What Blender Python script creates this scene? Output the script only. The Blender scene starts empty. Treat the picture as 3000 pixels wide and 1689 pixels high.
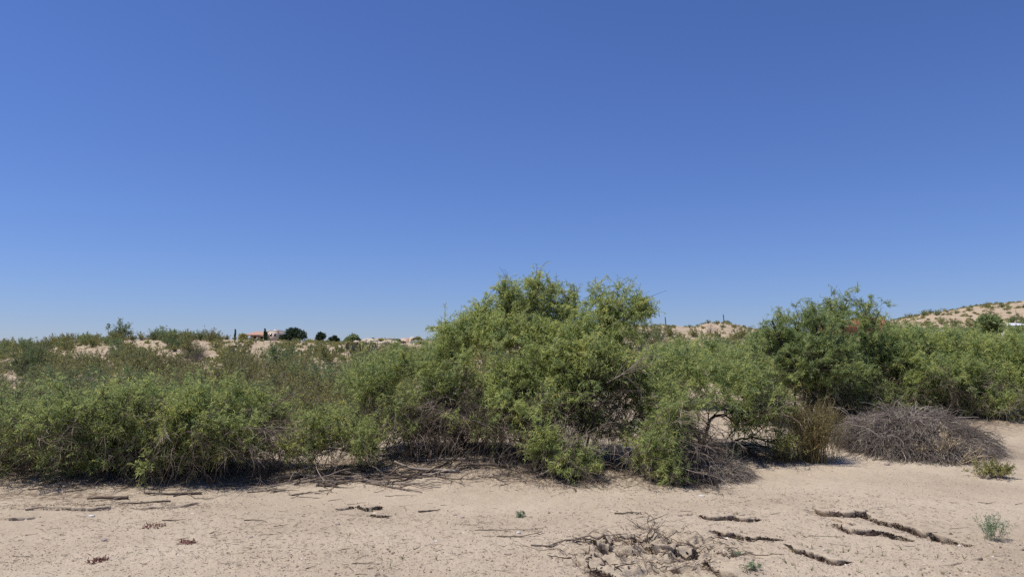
import bpy, math, random
import numpy as np
from mathutils import Vector

# ------------------------------------------------------------------ camera, sky, sun
scene = bpy.context.scene
COL = scene.collection
F = 2266.0                       # focal length in photo pixels (3000 wide)
PITCH = math.radians(5.2)
CAMZ = 1.6
cam_data = bpy.data.cameras.new("camera")
cam_data.sensor_width = 36.0
cam_data.lens = 36.0 * F / 3000.0
cam_data.clip_start = 0.05
cam_data.clip_end = 20000.0
cam = bpy.data.objects.new("camera", cam_data)
cam.location = (0, 0, CAMZ)
cam.rotation_euler = (math.pi / 2 + PITCH, 0, 0)
COL.objects.link(cam)
scene.camera = cam

SUN_EL = math.radians(65)
SUN_DIR = Vector((-0.42, -0.02, 0)).normalized() * math.cos(SUN_EL) + Vector((0, 0, math.sin(SUN_EL)))
world = bpy.data.worlds.new("World")
scene.world = world
world.use_nodes = True
wn = world.node_tree
wn.nodes.clear()
sky = wn.nodes.new("ShaderNodeTexSky")
sky.sky_type = 'NISHITA'
sky.sun_disc = False
sky.sun_elevation = SUN_EL
sky.sun_rotation = math.atan2(SUN_DIR.x, SUN_DIR.y)
sky.altitude = 1300
sky.air_density = 1.3
sky.dust_density = 0.0
sky.ozone_density = 4.5
bg = wn.nodes.new("ShaderNodeBackground")
bg.inputs['Strength'].default_value = 0.092
wo = wn.nodes.new("ShaderNodeOutputWorld")
tint = wn.nodes.new("ShaderNodeMix"); tint.data_type = 'RGBA'; tint.blend_type = 'MULTIPLY'
tint.inputs[0].default_value = 1.0; tint.inputs[7].default_value = (0.54, 0.63, 1.0, 1)   # deep, dry-air blue
wn.links.new(sky.outputs[0], tint.inputs[6])
wn.links.new(tint.outputs[2], bg.inputs[0])
wn.links.new(bg.outputs[0], wo.inputs[0])
sl = bpy.data.lights.new("sun", 'SUN')
sl.energy = 4.5
sl.angle = math.radians(0.53)
sl.color = (1.0, 0.955, 0.89)
so = bpy.data.objects.new("sun", sl)
so.rotation_euler = (-SUN_DIR).to_track_quat('-Z', 'Y').to_euler()
so.location = (-20, 10, 40)
COL.objects.link(so)
scene.view_settings.view_transform = 'Standard'
scene.view_settings.look = 'None'
scene.view_settings.exposure = 0.2
scene.view_settings.gamma = 1.0
scene.view_settings.use_curve_mapping = False
scene.cycles.use_denoising = False
scene.cycles.max_bounces = 6
scene.cycles.diffuse_bounces = 4
scene.cycles.transmission_bounces = 4
scene.cycles.transparent_max_bounces = 8

# ------------------------------------------------------------------ helpers
def elev(v):
    b = (844.5 - v) / F
    return (math.sin(PITCH) + b * math.cos(PITCH)) / (math.cos(PITCH) - b * math.sin(PITCH))
def slope_x(u, v):
    b = (844.5 - v) / F
    return (u - 1500.0) / F / (math.cos(PITCH) - b * math.sin(PITCH))
def P(u, v, y):
    """point seen at photo pixel (u, v) at ground distance y"""
    return np.array([slope_x(u, v) * y, y, CAMZ + elev(v) * y])

_rs = np.random.RandomState(7)
_lat = _rs.rand(256, 256)
def vnoise(x, y):
    x = np.asarray(x, float); y = np.asarray(y, float)
    xi = np.floor(x).astype(int); yi = np.floor(y).astype(int)
    fx = x - xi; fy = y - yi
    fx = fx * fx * (3 - 2 * fx); fy = fy * fy * (3 - 2 * fy)
    x0 = xi & 255; x1 = (xi + 1) & 255; y0 = yi & 255; y1 = (yi + 1) & 255
    return ((_lat[x0, y0] * (1 - fx) + _lat[x1, y0] * fx) * (1 - fy)
            + (_lat[x0, y1] * (1 - fx) + _lat[x1, y1] * fx) * fy) * 2 - 1
def fbm(x, y, o=4):
    s = 0; a = 1.0; t = 0
    for k in range(o):
        s = s + a * vnoise(x * 2 ** k + 13.7 * k, y * 2 ** k + 5.1 * k); t += a; a *= 0.5
    return s / t

def build(name, V, Fq, mat, parent=None, tone=None, smooth=False, mats=None, midx=None):
    V = np.asarray(V, np.float32); Fq = np.asarray(Fq, np.int32)
    me = bpy.data.meshes.new(name)
    n = Fq.shape[1]
    me.vertices.add(len(V)); me.vertices.foreach_set("co", V.ravel())
    me.loops.add(Fq.size); me.loops.foreach_set("vertex_index", Fq.ravel())
    me.polygons.add(len(Fq))
    me.polygons.foreach_set("loop_start", np.arange(0, Fq.size, n, dtype=np.int32))
    if smooth:
        me.polygons.foreach_set("use_smooth", np.ones(len(Fq), bool))
    if mats:
        for m in mats: me.materials.append(m)
        me.polygons.foreach_set("material_index", np.asarray(midx, np.int32))
    else:
        me.materials.append(mat)
    me.update(calc_edges=True)
    if tone is not None:
        at = me.attributes.new("tone", 'FLOAT', 'FACE' if len(tone) == len(Fq) else 'POINT')
        at.data.foreach_set("value", np.asarray(tone, np.float32))
    ob = bpy.data.objects.new(name, me)
    COL.objects.link(ob)
    if parent is not None: ob.parent = parent
    return ob
def tag(o, label=None, cat=None, group=None, kind=None):
    if label: o["label"] = label
    if cat: o["category"] = cat
    if group: o["group"] = group
    if kind: o["kind"] = kind
    return o
def empty(name, loc, label=None, cat=None, group=None, rz=0.0, sc=1.0):
    o = bpy.data.objects.new(name, None)
    o.empty_display_size = 0.2
    o.location = loc; o.rotation_euler = (0, 0, rz); o.scale = (sc, sc, sc)
    COL.objects.link(o)
    return tag(o, label, cat, group)
def copy_tree(o, parent=None):
    c = o.copy(); COL.objects.link(c); c.parent = parent
    for ch in list(o.children): copy_tree(ch, c)
    return c
def norm(a):
    return a / np.maximum(np.linalg.norm(a, axis=-1, keepdims=True), 1e-9)

# ---- materials
def new_mat(name):
    m = bpy.data.materials.new(name); m.use_nodes = True
    nt = m.node_tree; nt.nodes.clear()
    return m, nt, nt.nodes, nt.links
def N(nodes, t, **kw):
    n = nodes.new(t)
    for k, v in kw.items(): setattr(n, k, v)
    return n
def ramp(nodes, stops, interp='LINEAR'):
    r = nodes.new("ShaderNodeValToRGB"); r.color_ramp.interpolation = interp
    el = r.color_ramp.elements
    while len(el) > 1: el.remove(el[-1])
    el[0].position = stops[0][0]; el[0].color = (*stops[0][1], 1)
    for p, c in stops[1:]:
        e = el.new(p); e.color = (*c, 1)
    return r
def leaf_mat(name, stops, transl=0.35, rough=0.55, var=0.12):
    m, nt, ns, ls = new_mat(name)
    at = N(ns, "ShaderNodeAttribute", attribute_name="tone")
    rp = ramp(ns, stops)
    ls.new(at.outputs['Fac'], rp.inputs[0])
    oi = N(ns, "ShaderNodeObjectInfo")
    mr = N(ns, "ShaderNodeMapRange"); mr.inputs['To Min'].default_value = 1 - var; mr.inputs['To Max'].default_value = 1 + var
    ls.new(oi.outputs['Random'], mr.inputs['Value'])
    hs = N(ns, "ShaderNodeHueSaturation")
    ls.new(rp.outputs[0], hs.inputs['Color']); ls.new(mr.outputs[0], hs.inputs['Value'])
    d = N(ns, "ShaderNodeBsdfPrincipled"); d.inputs['Roughness'].default_value = rough
    d.inputs['Specular IOR Level'].default_value = 0.3
    t = N(ns, "ShaderNodeBsdfTranslucent")
    mx = N(ns, "ShaderNodeMixShader"); mx.inputs[0].default_value = transl
    o = N(ns, "ShaderNodeOutputMaterial")
    ls.new(hs.outputs[0], d.inputs['Base Color']); ls.new(hs.outputs[0], t.inputs[0])
    ls.new(d.outputs[0], mx.inputs[1]); ls.new(t.outputs[0], mx.inputs[2]); ls.new(mx.outputs[0], o.inputs[0])
    return m
def wood_mat(name, stops, scale=30.0):
    m, nt, ns, ls = new_mat(name)
    at = N(ns, "ShaderNodeAttribute", attribute_name="tone")
    tc = N(ns, "ShaderNodeTexCoord")
    nz = N(ns, "ShaderNodeTexNoise"); nz.inputs['Scale'].default_value = scale; nz.inputs['Detail'].default_value = 3
    ls.new(tc.outputs['Object'], nz.inputs['Vector'])
    ad = N(ns, "ShaderNodeMath", operation='MULTIPLY_ADD'); ad.inputs[1].default_value = 0.5; 
    ls.new(nz.outputs['Fac'], ad.inputs[0]); 
    sb = N(ns, "ShaderNodeMath", operation='SUBTRACT'); sb.inputs[1].default_value = 0.25
    ls.new(at.outputs['Fac'], sb.inputs[0]); ls.new(sb.outputs[0], ad.inputs[2])
    rp = ramp(ns, stops); ls.new(ad.outputs[0], rp.inputs[0])
    d = N(ns, "ShaderNodeBsdfPrincipled"); d.inputs['Roughness'].default_value = 0.85
    d.inputs['Specular IOR Level'].default_value = 0.2
    bp = N(ns, "ShaderNodeBump"); bp.inputs['Strength'].default_value = 0.4; bp.inputs['Distance'].default_value = 0.004
    ls.new(nz.outputs['Fac'], bp.inputs['Height']); ls.new(bp.outputs[0], d.inputs['Normal'])
    o = N(ns, "ShaderNodeOutputMaterial")
    ls.new(rp.outputs[0], d.inputs['Base Color']); ls.new(d.outputs[0], o.inputs[0])
    return m
def plain_mat(name, col, rough=0.8, scale=3.0, var=0.12, metallic=0.0, bump=0.0):
    m, nt, ns, ls = new_mat(name)
    tc = N(ns, "ShaderNodeTexCoord")
    nz = N(ns, "ShaderNodeTexNoise"); nz.inputs['Scale'].default_value = scale; nz.inputs['Detail'].default_value = 5
    ls.new(tc.outputs['Object'], nz.inputs['Vector'])
    c = np.array(col)
    rp = ramp(ns, [(0.3, tuple(c * (1 - var))), (0.7, tuple(np.minimum(c * (1 + var), 0.95)))])
    ls.new(nz.outputs['Fac'], rp.inputs[0])
    d = N(ns, "ShaderNodeBsdfPrincipled"); d.inputs['Roughness'].default_value = rough; d.inputs['Metallic'].default_value = metallic
    if bump:
        bp = N(ns, "ShaderNodeBump"); bp.inputs['Strength'].default_value = bump; bp.inputs['Distance'].default_value = 0.02
        ls.new(nz.outputs['Fac'], bp.inputs['Height']); ls.new(bp.outputs[0], d.inputs['Normal'])
    o = N(ns, "ShaderNodeOutputMaterial")
    ls.new(rp.outputs[0], d.inputs['Base Color']); ls.new(d.outputs[0], o.inputs[0])
    return m

LEAF_MESQ = leaf_mat("mesquite_leaf", [(0.0, (0.24, 0.32, 0.13)), (0.35, (0.375, 0.445, 0.155)), (0.7, (0.55, 0.58, 0.18)), (0.88, (0.62, 0.57, 0.17)), (0.97, (0.66, 0.49, 0.18)), (1.0, (0.5, 0.30, 0.13))], 0.5)
LEAF_CREO = leaf_mat("creosote_leaf", [(0.0, (0.20, 0.22, 0.085)), (0.5, (0.30, 0.30, 0.10)), (0.85, (0.41, 0.35, 0.12)), (1.0, (0.5, 0.36, 0.15))], 0.35, var=0.2)
LEAF_DARK = leaf_mat("conifer_leaf", [(0.0, (0.025, 0.05, 0.025)), (1.0, (0.07, 0.11, 0.05))], 0.12)
LEAF_BLUE = leaf_mat("silvery_leaf", [(0.0, (0.16, 0.23, 0.13)), (1.0, (0.30, 0.36, 0.21))], 0.3)
LEAF_BROOM = leaf_mat("broom_stem", [(0.0, (0.17, 0.16, 0.055)), (0.6, (0.25, 0.20, 0.085)), (1.0, (0.33, 0.24, 0.13))], 0.2)
LEAF_CACT = leaf_mat("cactus_pad", [(0.0, (0.14, 0.17, 0.08)), (0.6, (0.34, 0.32, 0.16)), (1.0, (0.5, 0.42, 0.22))], 0.0)
LEAF_STRAW = leaf_mat("straw", [(0.0, (0.38, 0.29, 0.17)), (1.0, (0.62, 0.5, 0.31))], 0.15)
WOOD_LIVE = wood_mat("live_bark", [(0.0, (0.022, 0.018, 0.015)), (0.5, (0.06, 0.05, 0.042)), (1.0, (0.27, 0.225, 0.17))])
WOOD_DEAD = wood_mat("dead_wood", [(0.0, (0.05, 0.037, 0.027)), (0.5, (0.15, 0.115, 0.085)), (1.0, (0.42, 0.345, 0.265))])
WOOD_MOUND = wood_mat("grey_dead_stem", [(0.0, (0.065, 0.052, 0.040)), (0.5, (0.20, 0.163, 0.130)), (1.0, (0.52, 0.455, 0.375))])

# ---- geometry generators (numpy)
def tubes(A, B, ra, rb, sides=3, seed=0):
    A = np.asarray(A, float); B = np.asarray(B, float); n = len(A)
    d = norm(B - A)
    ref = np.where(np.abs(d[:, 2:3]) < 0.9, np.array([[0, 0, 1.0]]), np.array([[1.0, 0, 0]]))
    s = norm(np.cross(d, ref)); t = np.cross(d, s)
    ang = np.arange(sides) * 2 * math.pi / sides
    c = np.cos(ang)[None, :, None]; q = np.sin(ang)[None, :, None]
    ring = s[:, None, :] * c + t[:, None, :] * q
    ra = np.asarray(ra).reshape(-1, 1, 1); rb = np.asarray(rb).reshape(-1, 1, 1)
    V = np.concatenate([A[:, None] + ring * ra, B[:, None] + ring * rb], 1).reshape(-1, 3)
    base = (np.arange(n) * 2 * sides)[:, None, None]
    i = np.arange(sides); j = (i + 1) % sides
    q = np.stack([i, j, j + sides, i + sides], 1)[None]
    return V, (base + q).reshape(-1, 4)
def join(parts):
    Vs, Fs, Ts = [], [], []; o = 0
    for V, Fc, T in parts:
        if len(V) == 0: continue
        Vs.append(V); Fs.append(Fc + o); Ts.append(T); o += len(V)
    return np.concatenate(Vs), np.concatenate(Fs), np.concatenate(Ts)
def arcs(p0, d0, L, sag, segs, rng, jit=0.08, spread_floor=None):
    """bundle of curved stems: returns (n, segs+1, 3)"""
    n = len(p0); out = np.zeros((n, segs + 1, 3)); out[:, 0] = p0
    d = norm(d0.copy()); step = (np.asarray(L) / segs).reshape(-1, 1)
    sag = np.asarray(sag).reshape(-1, 1) * np.ones((n, 1))
    for k in range(segs):
        d = norm(d + rng.normal(0, jit, (n, 3)) + np.concatenate([np.zeros((n, 2)), -sag / segs], 1))
        out[:, k + 1] = out[:, k] + d * step
    return out
def arc_tubes(pl, r0, r1, sides=3):
    n, m, _ = pl.shape
    r0 = np.asarray(r0) * np.ones(n); r1 = np.asarray(r1) * np.ones(n)
    f = np.linspace(0, 1, m)
    R = r0[:, None] * (1 - f) + r1[:, None] * f
    return tubes(pl[:, :-1].reshape(-1, 3), pl[:, 1:].reshape(-1, 3), R[:, :-1].ravel(), R[:, 1:].ravel(), sides)
def strips(p, d, L, W, droop, rng):
    """narrow bent leaf strips, 2 quads each"""
    n = len(p); L = np.asarray(L).reshape(-1, 1) * np.ones((n, 1)); W = np.asarray(W).reshape(-1, 1) * np.ones((n, 1))
    d = norm(d)
    p1 = p + d * L * 0.5
    dd = np.asarray(droop).reshape(-1, 1) * np.ones((n, 1))
    d2 = norm(d + np.concatenate([np.zeros((n, 2)), -dd], 1))
    p2 = p1 + d2 * L * 0.5
    s = norm(np.cross(d, rng.normal(0, 1, (n, 3))))
    V = np.stack([p - s * W * .3, p + s * W * .3, p1 + s * W * .5, p1 - s * W * .5, p2 + s * W * .2, p2 - s * W * .2], 1).reshape(-1, 3)
    b = (np.arange(n) * 6)[:, None]
    Fq = np.concatenate([b + [[0, 1, 2, 3]], b + [[3, 2, 4, 5]]], 1).reshape(-1, 4)
    return V, Fq
def grow(roots, T, rng, bf=0.25, step=0.12, bow=0.10, up=0.0):
    """branch skeleton that reaches every target, from several root points"""
    cap = len(T) * 12 + 200
    pos = np.zeros((cap, 3)); par = -np.ones(cap, int); path = np.zeros(cap)
    n = len(roots); pos[:n] = roots
    dist = np.min(np.linalg.norm(T[:, None] - np.asarray(roots)[None], axis=2), 1)
    tips = []
    for t in T[np.argsort(dist)]:
        dv = pos[:n] - t
        dd = np.sqrt((dv * dv).sum(1))
        c = dd + bf * path[:n] + 0.5 * np.maximum(dv[:, 2], 0)
        j = int(np.argmin(c)); D = dd[j]
        if D < 0.05: continue
        k = max(1, int(math.ceil(D / step)))
        if n + k >= cap: break
        off = rng.normal(0, 1, 3) * D * bow; off[2] += D * up
        s = np.arange(1, k + 1)[:, None] / k
        pts = pos[j] + (t - pos[j]) * s + off * np.sin(math.pi * s) + (rng.normal(0, 0.012, (k, 3)) if k > 1 else 0)
        pos[n:n + k] = pts
        par[n] = j; par[n + 1:n + k] = np.arange(n, n + k - 1)
        path[n:n + k] = path[j] + np.arange(1, k + 1) * D / k
        n += k; tips.append(n - 1)
    return pos[:n], par[:n], np.array(tips)
def radii(par, tip, e=2.12):
    n = len(par); a = np.zeros(n)
    child = np.zeros(n, bool); child[par[par >= 0]] = True
    a[~child] = tip ** e
    for i in range(n - 1, -1, -1):
        a[i] = max(a[i], tip ** e)
        if par[i] >= 0: a[par[i]] += a[i] * (0.6 if child[i] else 1.0) + 0.0
    return a ** (1 / e)

# ------------------------------------------------------------------ terrain
KU = np.array([-900, -400, 0, 100, 200, 300, 400, 600, 800, 1000, 1150, 1300, 1500, 1850, 1950, 2030, 2080, 2130, 2200, 2300, 2400, 2550, 2650, 2740, 2800, 2860, 3000, 3400, 4000.])
def zof(v, y): return CAMZ + np.array([elev(a) for a in v]) * y
def lin(pairs):
    x, y = zip(*pairs); return np.interp(KU, x, y)
KY = [4, 9.3, 11, 13, 18, 30, 45, 70, 110, 170, 260, 400, 1500, 6000]
KZ = []
one = np.ones_like(KU)
KZ.append(0 * one); KZ.append(0 * one)
KZ.append(lin([(0, .08), (1200, .08), (2200, .05), (3000, .04)]))
KZ.append(lin([(0, .18), (1000, .18), (1800, .18), (2300, .15), (3000, .12)]))
KZ.append(lin([(0, .42), (1300, .42), (1800, .36), (2200, .33), (3000, .38)]))
KZ.append(lin([(0, .98), (1300, .98), (1800, .7), (2200, .6), (3000, .7)]))
KZ.append(lin([(0, 1.55), (400, 1.85), (1300, 1.75), (1800, 1.5), (2200, 1.3), (3000, 1.3)]))
KZ.append(zof(lin([(-900, 1060), (0, 1028), (100, 1019), (200, 1009), (300, 1001), (400, 996), (500, 993), (700, 996), (900, 1004), (1150, 1013), (1300, 1014), (1850, 1008), (2200, 1012), (3400, 1015)]), 70))
KZ.append(zof(lin([(-900, 1062), (0, 1033), (200, 1016), (400, 1003), (700, 1001), (900, 1006), (1150, 1006), (1300, 1000), (1500, 970), (1850, 951), (1950, 953), (2030, 956), (2080, 945), (2130, 945), (2200, 961), (2300, 976), (2400, 985), (2550, 998), (3000, 995), (3400, 990)]), 110))
KZ.append(zof(lin([(-900, 1060), (0, 1036), (400, 1008), (900, 1008), (1100, 1003), (1300, 999), (1500, 985), (1850, 972), (2130, 968), (2300, 985), (2550, 978), (2740, 965), (2860, 962), (3000, 950), (3400, 935)]), 170))
KZ.append(zof(lin([(-900, 1058), (0, 1038), (400, 1009), (900, 1004), (1300, 1004), (1850, 990), (2130, 985), (2300, 984), (2400, 978), (2550, 952), (2650, 931), (2740, 913), (2800, 906), (2860, 894), (3000, 881), (3400, 850), (4000, 860)]), 260))
KZ.append(zof(lin([(-900, 1055), (0, 1040), (900, 1012), (1850, 1000), (2300, 1000), (2550, 970), (3000, 905), (3400, 880)]), 400))
KZ.append(1.6 + 1500 * lin([(-900, .002), (1500, .008), (3000, .02)]))
KZ.append(1.6 + 6000 * .0015 * one)
KZ = np.array(KZ); LY = np.log(KY)
MOUNDS = []           # (x, y, rx, ry, h)
def mnd(u, v, y, ru, ry, h): 
    p = P(u, v, y); MOUNDS.append((p[0], y, ru / F * y, ry, h))
SCARPS = []           # (polyline xy, height, width)
def ground_at(u, v):
    """ground distance of pixel on the flat foreground"""
    y = (0.03 - CAMZ) / elev(v)
    return (slope_x(u, v) * y, y)
def scarp(pts, h, w=0.12): SCARPS.append((np.array([ground_at(*p) for p in pts]), h, w))
scarp([(2378, 1480), (2392, 1483), (2404, 1484), (2409, 1489), (2450, 1491), (2480, 1495), (2515, 1490), (2545, 1497), (2570, 1507), (2590, 1517), (2640, 1526), (2690, 1539), (2715, 1550), (2745, 1555), (2780, 1565), (2820, 1575), (2862, 1583)], .075, .16)
scarp([(2437, 1523), (2470, 1529), (2500, 1540), (2545, 1544), (2600, 1548), (2630, 1557), (2680, 1568)], .055, .12)
scarp([(2444, 1500), (2462, 1512), (2500, 1525), (2522, 1531)], .025, .08)
scarp([(2087, 1540), (2130, 1549), (2180, 1557), (2215, 1563), (2230, 1560), (2265, 1564), (2300, 1569)], .05, .13)
scarp([(2296, 1580), (2330, 1589), (2360, 1600), (2400, 1608), (2450, 1626), (2505, 1631)], .05, .11)
scarp([(2050, 1497), (2080, 1503), (2120, 1503), (2160, 1500), (2180, 1507), (2235, 1511)], .045, .10)
scarp([(1975, 1494), (2005, 1496), (2030, 1494)], .02, .06)
scarp([(982, 1478), (1010, 1479), (1026, 1472)], .035, .08)
scarp([(1052, 1471), (1085, 1480), (1122, 1474)], .04, .08)
scarp([(1090, 1494), (1120, 1499), (1150, 1501)], .035, .06)
scarp([(1728, 1570), (1750, 1580), (1767, 1575)], .06, .08)
scarp([(1740, 1583), (1790, 1590), (1815, 1596), (1840, 1608), (1856, 1616)], .07, .10)
scarp([(1690, 1622), (1705, 1632), (1722, 1636)], .03, .06)
scarp([(1735, 1625), (1750, 1650), (1775, 1664), (1800, 1672), (1830, 1686), (1860, 1682)], .06, .10)
scarp([(1820, 1560), (1835, 1566), (1850, 1560)], .05, .08)
scarp([(1880, 1592), (1900, 1600), (1935, 1612)], .05, .10)
scarp([(1940, 1610), (1970, 1606), (2000, 1612), (2040, 1606)], .035, .09)
scarp([(1960, 1650), (2000, 1650), (2040, 1643)], .03, .08)
scarp([(1990, 1570), (2030, 1578), (2060, 1590)], .03, .08)
scarp([(2075, 1625), (2100, 1642), (2135, 1658), (2150, 1672), (2175, 1688)], .09, .13)
scarp([(2600, 1681), (2625, 1672), (2650, 1668)], .02, .05)
scarp([(2682, 1655), (2700, 1649)], .02, .04)
scarp([(2745, 1643), (2790, 1637), (2810, 1634)], .022, .05)
scarp([(2835, 1623), (2870, 1618)], .02, .05)
scarp([(2890, 1611), (2905, 1614)], .02, .04)
scarp([(2980, 1593), (3000, 1591)], .02, .04)
for (a, b) in [(2905, 1633), (2860, 1650), (2925, 1620), (2880, 1655), (2790, 1660), (2700, 1680)]:
    scarp([(a, b), (a + 24, b + 5)], .012, .035)
scarp([(120, 1480), (180, 1478), (230, 1482), (300, 1480), (330, 1476)], .03, .07)
scarp([(0, 1508), (60, 1510), (110, 1506)], .02, .08)
scarp([(400, 1479), (460, 1477), (530, 1475), (580, 1462)], .03, .06)
scarp([(1560, 1489), (1600, 1487), (1660, 1492), (1700, 1493)], .014, .05)
scarp([(1835, 1493), (1850, 1489)], .03, .05)
scarp([(1903, 1494), (1918, 1495)], .02, .04)
# sand hummocks
mnd(1360, 1340, 11.6, 200, 1.3, .16)
mnd(1650, 1380, 11.2, 300, 1.2, .10)
mnd(2680, 1330, 12.6, 185, .95, .50)
mnd(2590, 1330, 12.3, 110, .7, .12)
mnd(300, 1400, 10.6, 420, 1.3, .12)
mnd(2100, 1330, 12.2, 160, .8, .10)
mnd(2380, 1300, 13.3, 70, .6, .14)
mnd(2090, 1395, 10.6, 100, .5, .07)
mnd(2600, 1230, 16.5, 420, 1.8, .18)
DIS = ground_at(1905, 1605)
RUTS = [ground_at(2560, 1690) + ground_at(3000, 1645), ground_at(2750, 1700) + ground_at(3000, 1672)]
LIPX = LIPY = None
def H(x, y, lip=False):
    global LIPX, LIPY
    x = np.atleast_1d(np.asarray(x, float)); y = np.atleast_1d(np.asarray(y, float)); shp = np.broadcast(x, y).shape
    x = np.broadcast_to(x, shp).ravel(); y = np.broadcast_to(y, shp).ravel()
    yc = np.maximum(y, 4.0)
    u = 1500 + F * x / yc
    ly = np.log(yc)
    k = np.clip(np.searchsorted(LY, ly) - 1, 0, len(KY) - 2)
    f = (np.minimum(ly, LY[-1]) - LY[k]) / (LY[k + 1] - LY[k])
    ui = np.clip(np.searchsorted(KU, u) - 1, 0, len(KU) - 2)
    fu = np.clip((u - KU[ui]) / (KU[ui + 1] - KU[ui]), 0, 1)
    def at(kk): return KZ[kk, ui] * (1 - fu) + KZ[kk, ui + 1] * fu
    km = np.maximum(k - 1, 0); kp = np.minimum(k + 2, len(KY) - 1)
    a, b = at(k), at(k + 1)
    h = LY[k + 1] - LY[k]
    s = (b - a) / h
    sm = np.where(k > 0, (a - at(km)) / np.maximum(LY[k] - LY[km], .1), s)
    sp = np.where(k + 2 < len(KY), (at(kp) - b) / np.maximum(LY[kp] - LY[k + 1], .1), s)
    def mono(p, q): return np.where(p * q > 0, 2 * p * q / np.where(p + q == 0, 1, p + q), 0)
    ma = mono(sm, s); mb = mono(s, sp)
    z = (2 * f**3 - 3 * f**2 + 1) * a + (f**3 - 2 * f**2 + f) * h * ma + (-2 * f**3 + 3 * f**2) * b + (f**3 - f**2) * h * mb
    amp = np.interp(y, [4, 8.5, 10, 13, 30, 70, 260, 1500], [.010, .014, .04, .10, .22, .35, 1.2, 6])
    frq = np.interp(y, [4, 12, 30, 70, 260, 1500], [.9, .8, .45, .22, .06, .008])
    # noise octaves in world space chosen by distance (amplitudes fade, positions do not move)
    z = z + .016 * fbm(x * .9, y * .9, 3) 
    z = z + np.clip((y - 9) / 8, 0, 1) * .09 * fbm(x * .42 + 7, y * .42, 3) + np.interp(y, [22, 40, 60, 100], [0, .22, .10, .10]) * fbm(x * .16, y * .16 + 3, 3)
    z = z - np.interp(y, [72, 95, 108, 112], [0, .45, .3, 0]) * np.abs(fbm(x * .22, y * .09 + 4, 3)) * (x > .12 * y)
    z = z - np.clip((y - 130) / 90, 0, 1) * 2.2 * np.abs(fbm(x * .045 + 3, y * .03, 3))
    z = z + np.clip((y - 112) / 150, 0, 1) * .7 * fbm(x * .035, y * .035 + 9, 4)
    if lip: LIPX = np.zeros(len(x)); LIPY = np.zeros(len(x))
    for (rx0, ry0, rx1, ry1) in RUTS:
        dx, dy = rx1 - rx0, ry1 - ry0; L = math.hypot(dx, dy)
        dd = ((x - rx0) * dy - (y - ry0) * dx) / L
        z = z - np.where(y < 9, .016 * np.exp(-(dd / .07) ** 2) - .010 * np.exp(-((np.abs(dd) - .16) / .05) ** 2), 0)
    for (mx, my, rx, ry, hh) in MOUNDS:
        q = ((x - mx) / rx) ** 2 + ((y - my) / ry) ** 2
        z = z + np.where(q < 9, hh * np.exp(-q * 1.1), 0)
    idx = np.nonzero((y < 12.5) & (y > 3.9))[0]
    if len(idx):
        X = x[idx]; Y = y[idx]
        Z = .004 * fbm(X * 9, Y * 9, 3) + .0022 * vnoise(X * 45, Y * 45)
        # churned patch in the foreground
        q = ((X - DIS[0]) / .85) ** 2 + ((Y - DIS[1]) / .85) ** 2
        w = np.exp(-q * q)
        lump = fbm(X * 5.5, Y * 5.5 + 31, 4); lump2 = np.abs(fbm(X * 9 + 3, Y * 9, 3))
        Z = Z + w * (.08 * lump - .09 * lump2 + .02 + .010 * vnoise(X * 40, Y * 40 + 7))
        z[idx] += Z
        # crust lips: higher behind the line, dropped in front of it
        wx = .035 * fbm(X * 4 + 11, Y * 4, 4)
        wy = .06 * fbm(X * 4, Y * 4 + 17, 4) + .014 * fbm(X * 14 + 5, Y * 14, 2)
        for (pl, hh, wd) in SCARPS:
            lo = pl.min(0) - 1.0; hi = pl.max(0) + 1.0
            s_ = np.nonzero((X > lo[0]) & (X < hi[0]) & (Y > lo[1]) & (Y < hi[1]))[0]
            if not len(s_): continue
            px = X[s_] + wx[s_]; py = Y[s_] + wy[s_]
            best = np.full(len(s_), 9e9); sd = np.zeros(len(s_)); tt = np.zeros(len(s_)); nx = np.zeros(len(s_)); ny = np.zeros(len(s_))
            m = len(pl) - 1
            for i in range(m):
                ax, ay = pl[i]; bx, by = pl[i + 1]
                dx, dy = bx - ax, by - ay; L2 = dx * dx + dy * dy + 1e-9; LL = math.sqrt(L2)
                t = ((px - ax) * dx + (py - ay) * dy) / L2; tc = np.clip(t, 0, 1)
                ex = px - ax - tc * dx; ey = py - ay - tc * dy
                d = np.sqrt(ex * ex + ey * ey)
                side = np.where(dx * ey - dy * ex > 0, 1, -1)
                up = d < best
                best = np.where(up, d, best); sd = np.where(up, side * d, sd); tt = np.where(up, (i + tc) / m, tt)
                nx = np.where(up, -dy / LL, nx); ny = np.where(up, dx / LL, ny)
            A = hh * np.clip(np.minimum(tt, 1 - tt) * 6 + .1, 0, 1) * np.clip(.85 + .55 * vnoise(px * 4, py * 2 + 3) + .3 * vnoise(px * 13, py * 9), .1, 1.5)
            inside = (tt > .001) & (tt < .999)
            A = np.where(inside, A, A * np.exp(-best / .03))
            q = np.clip((sd + .018) / .036, 0, 1); q = q * q * (3 - 2 * q)
            hi_ = .5 * np.exp(-np.maximum(sd, 0) / (wd * 2.2)); lo_ = -1.5 * np.exp(-np.maximum(-sd, 0) / (wd * .8)) + .1 * np.exp(-(sd / (wd * 3)) ** 2)
            z[idx[s_]] += A * (q * hi_ + (1 - q) * lo_)
            if lip:
                sh = np.minimum(A * 2.0, .13) * (.75 + .5 * vnoise(px * 17, py * 17)) * q * np.exp(-np.maximum(sd, 0) / (wd * .9))
                LIPX[idx[s_]] -= nx * sh; LIPY[idx[s_]] -= ny * sh
    return z.reshape(shp)
def H1(x, y): return float(H(x, y)[0])
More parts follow.
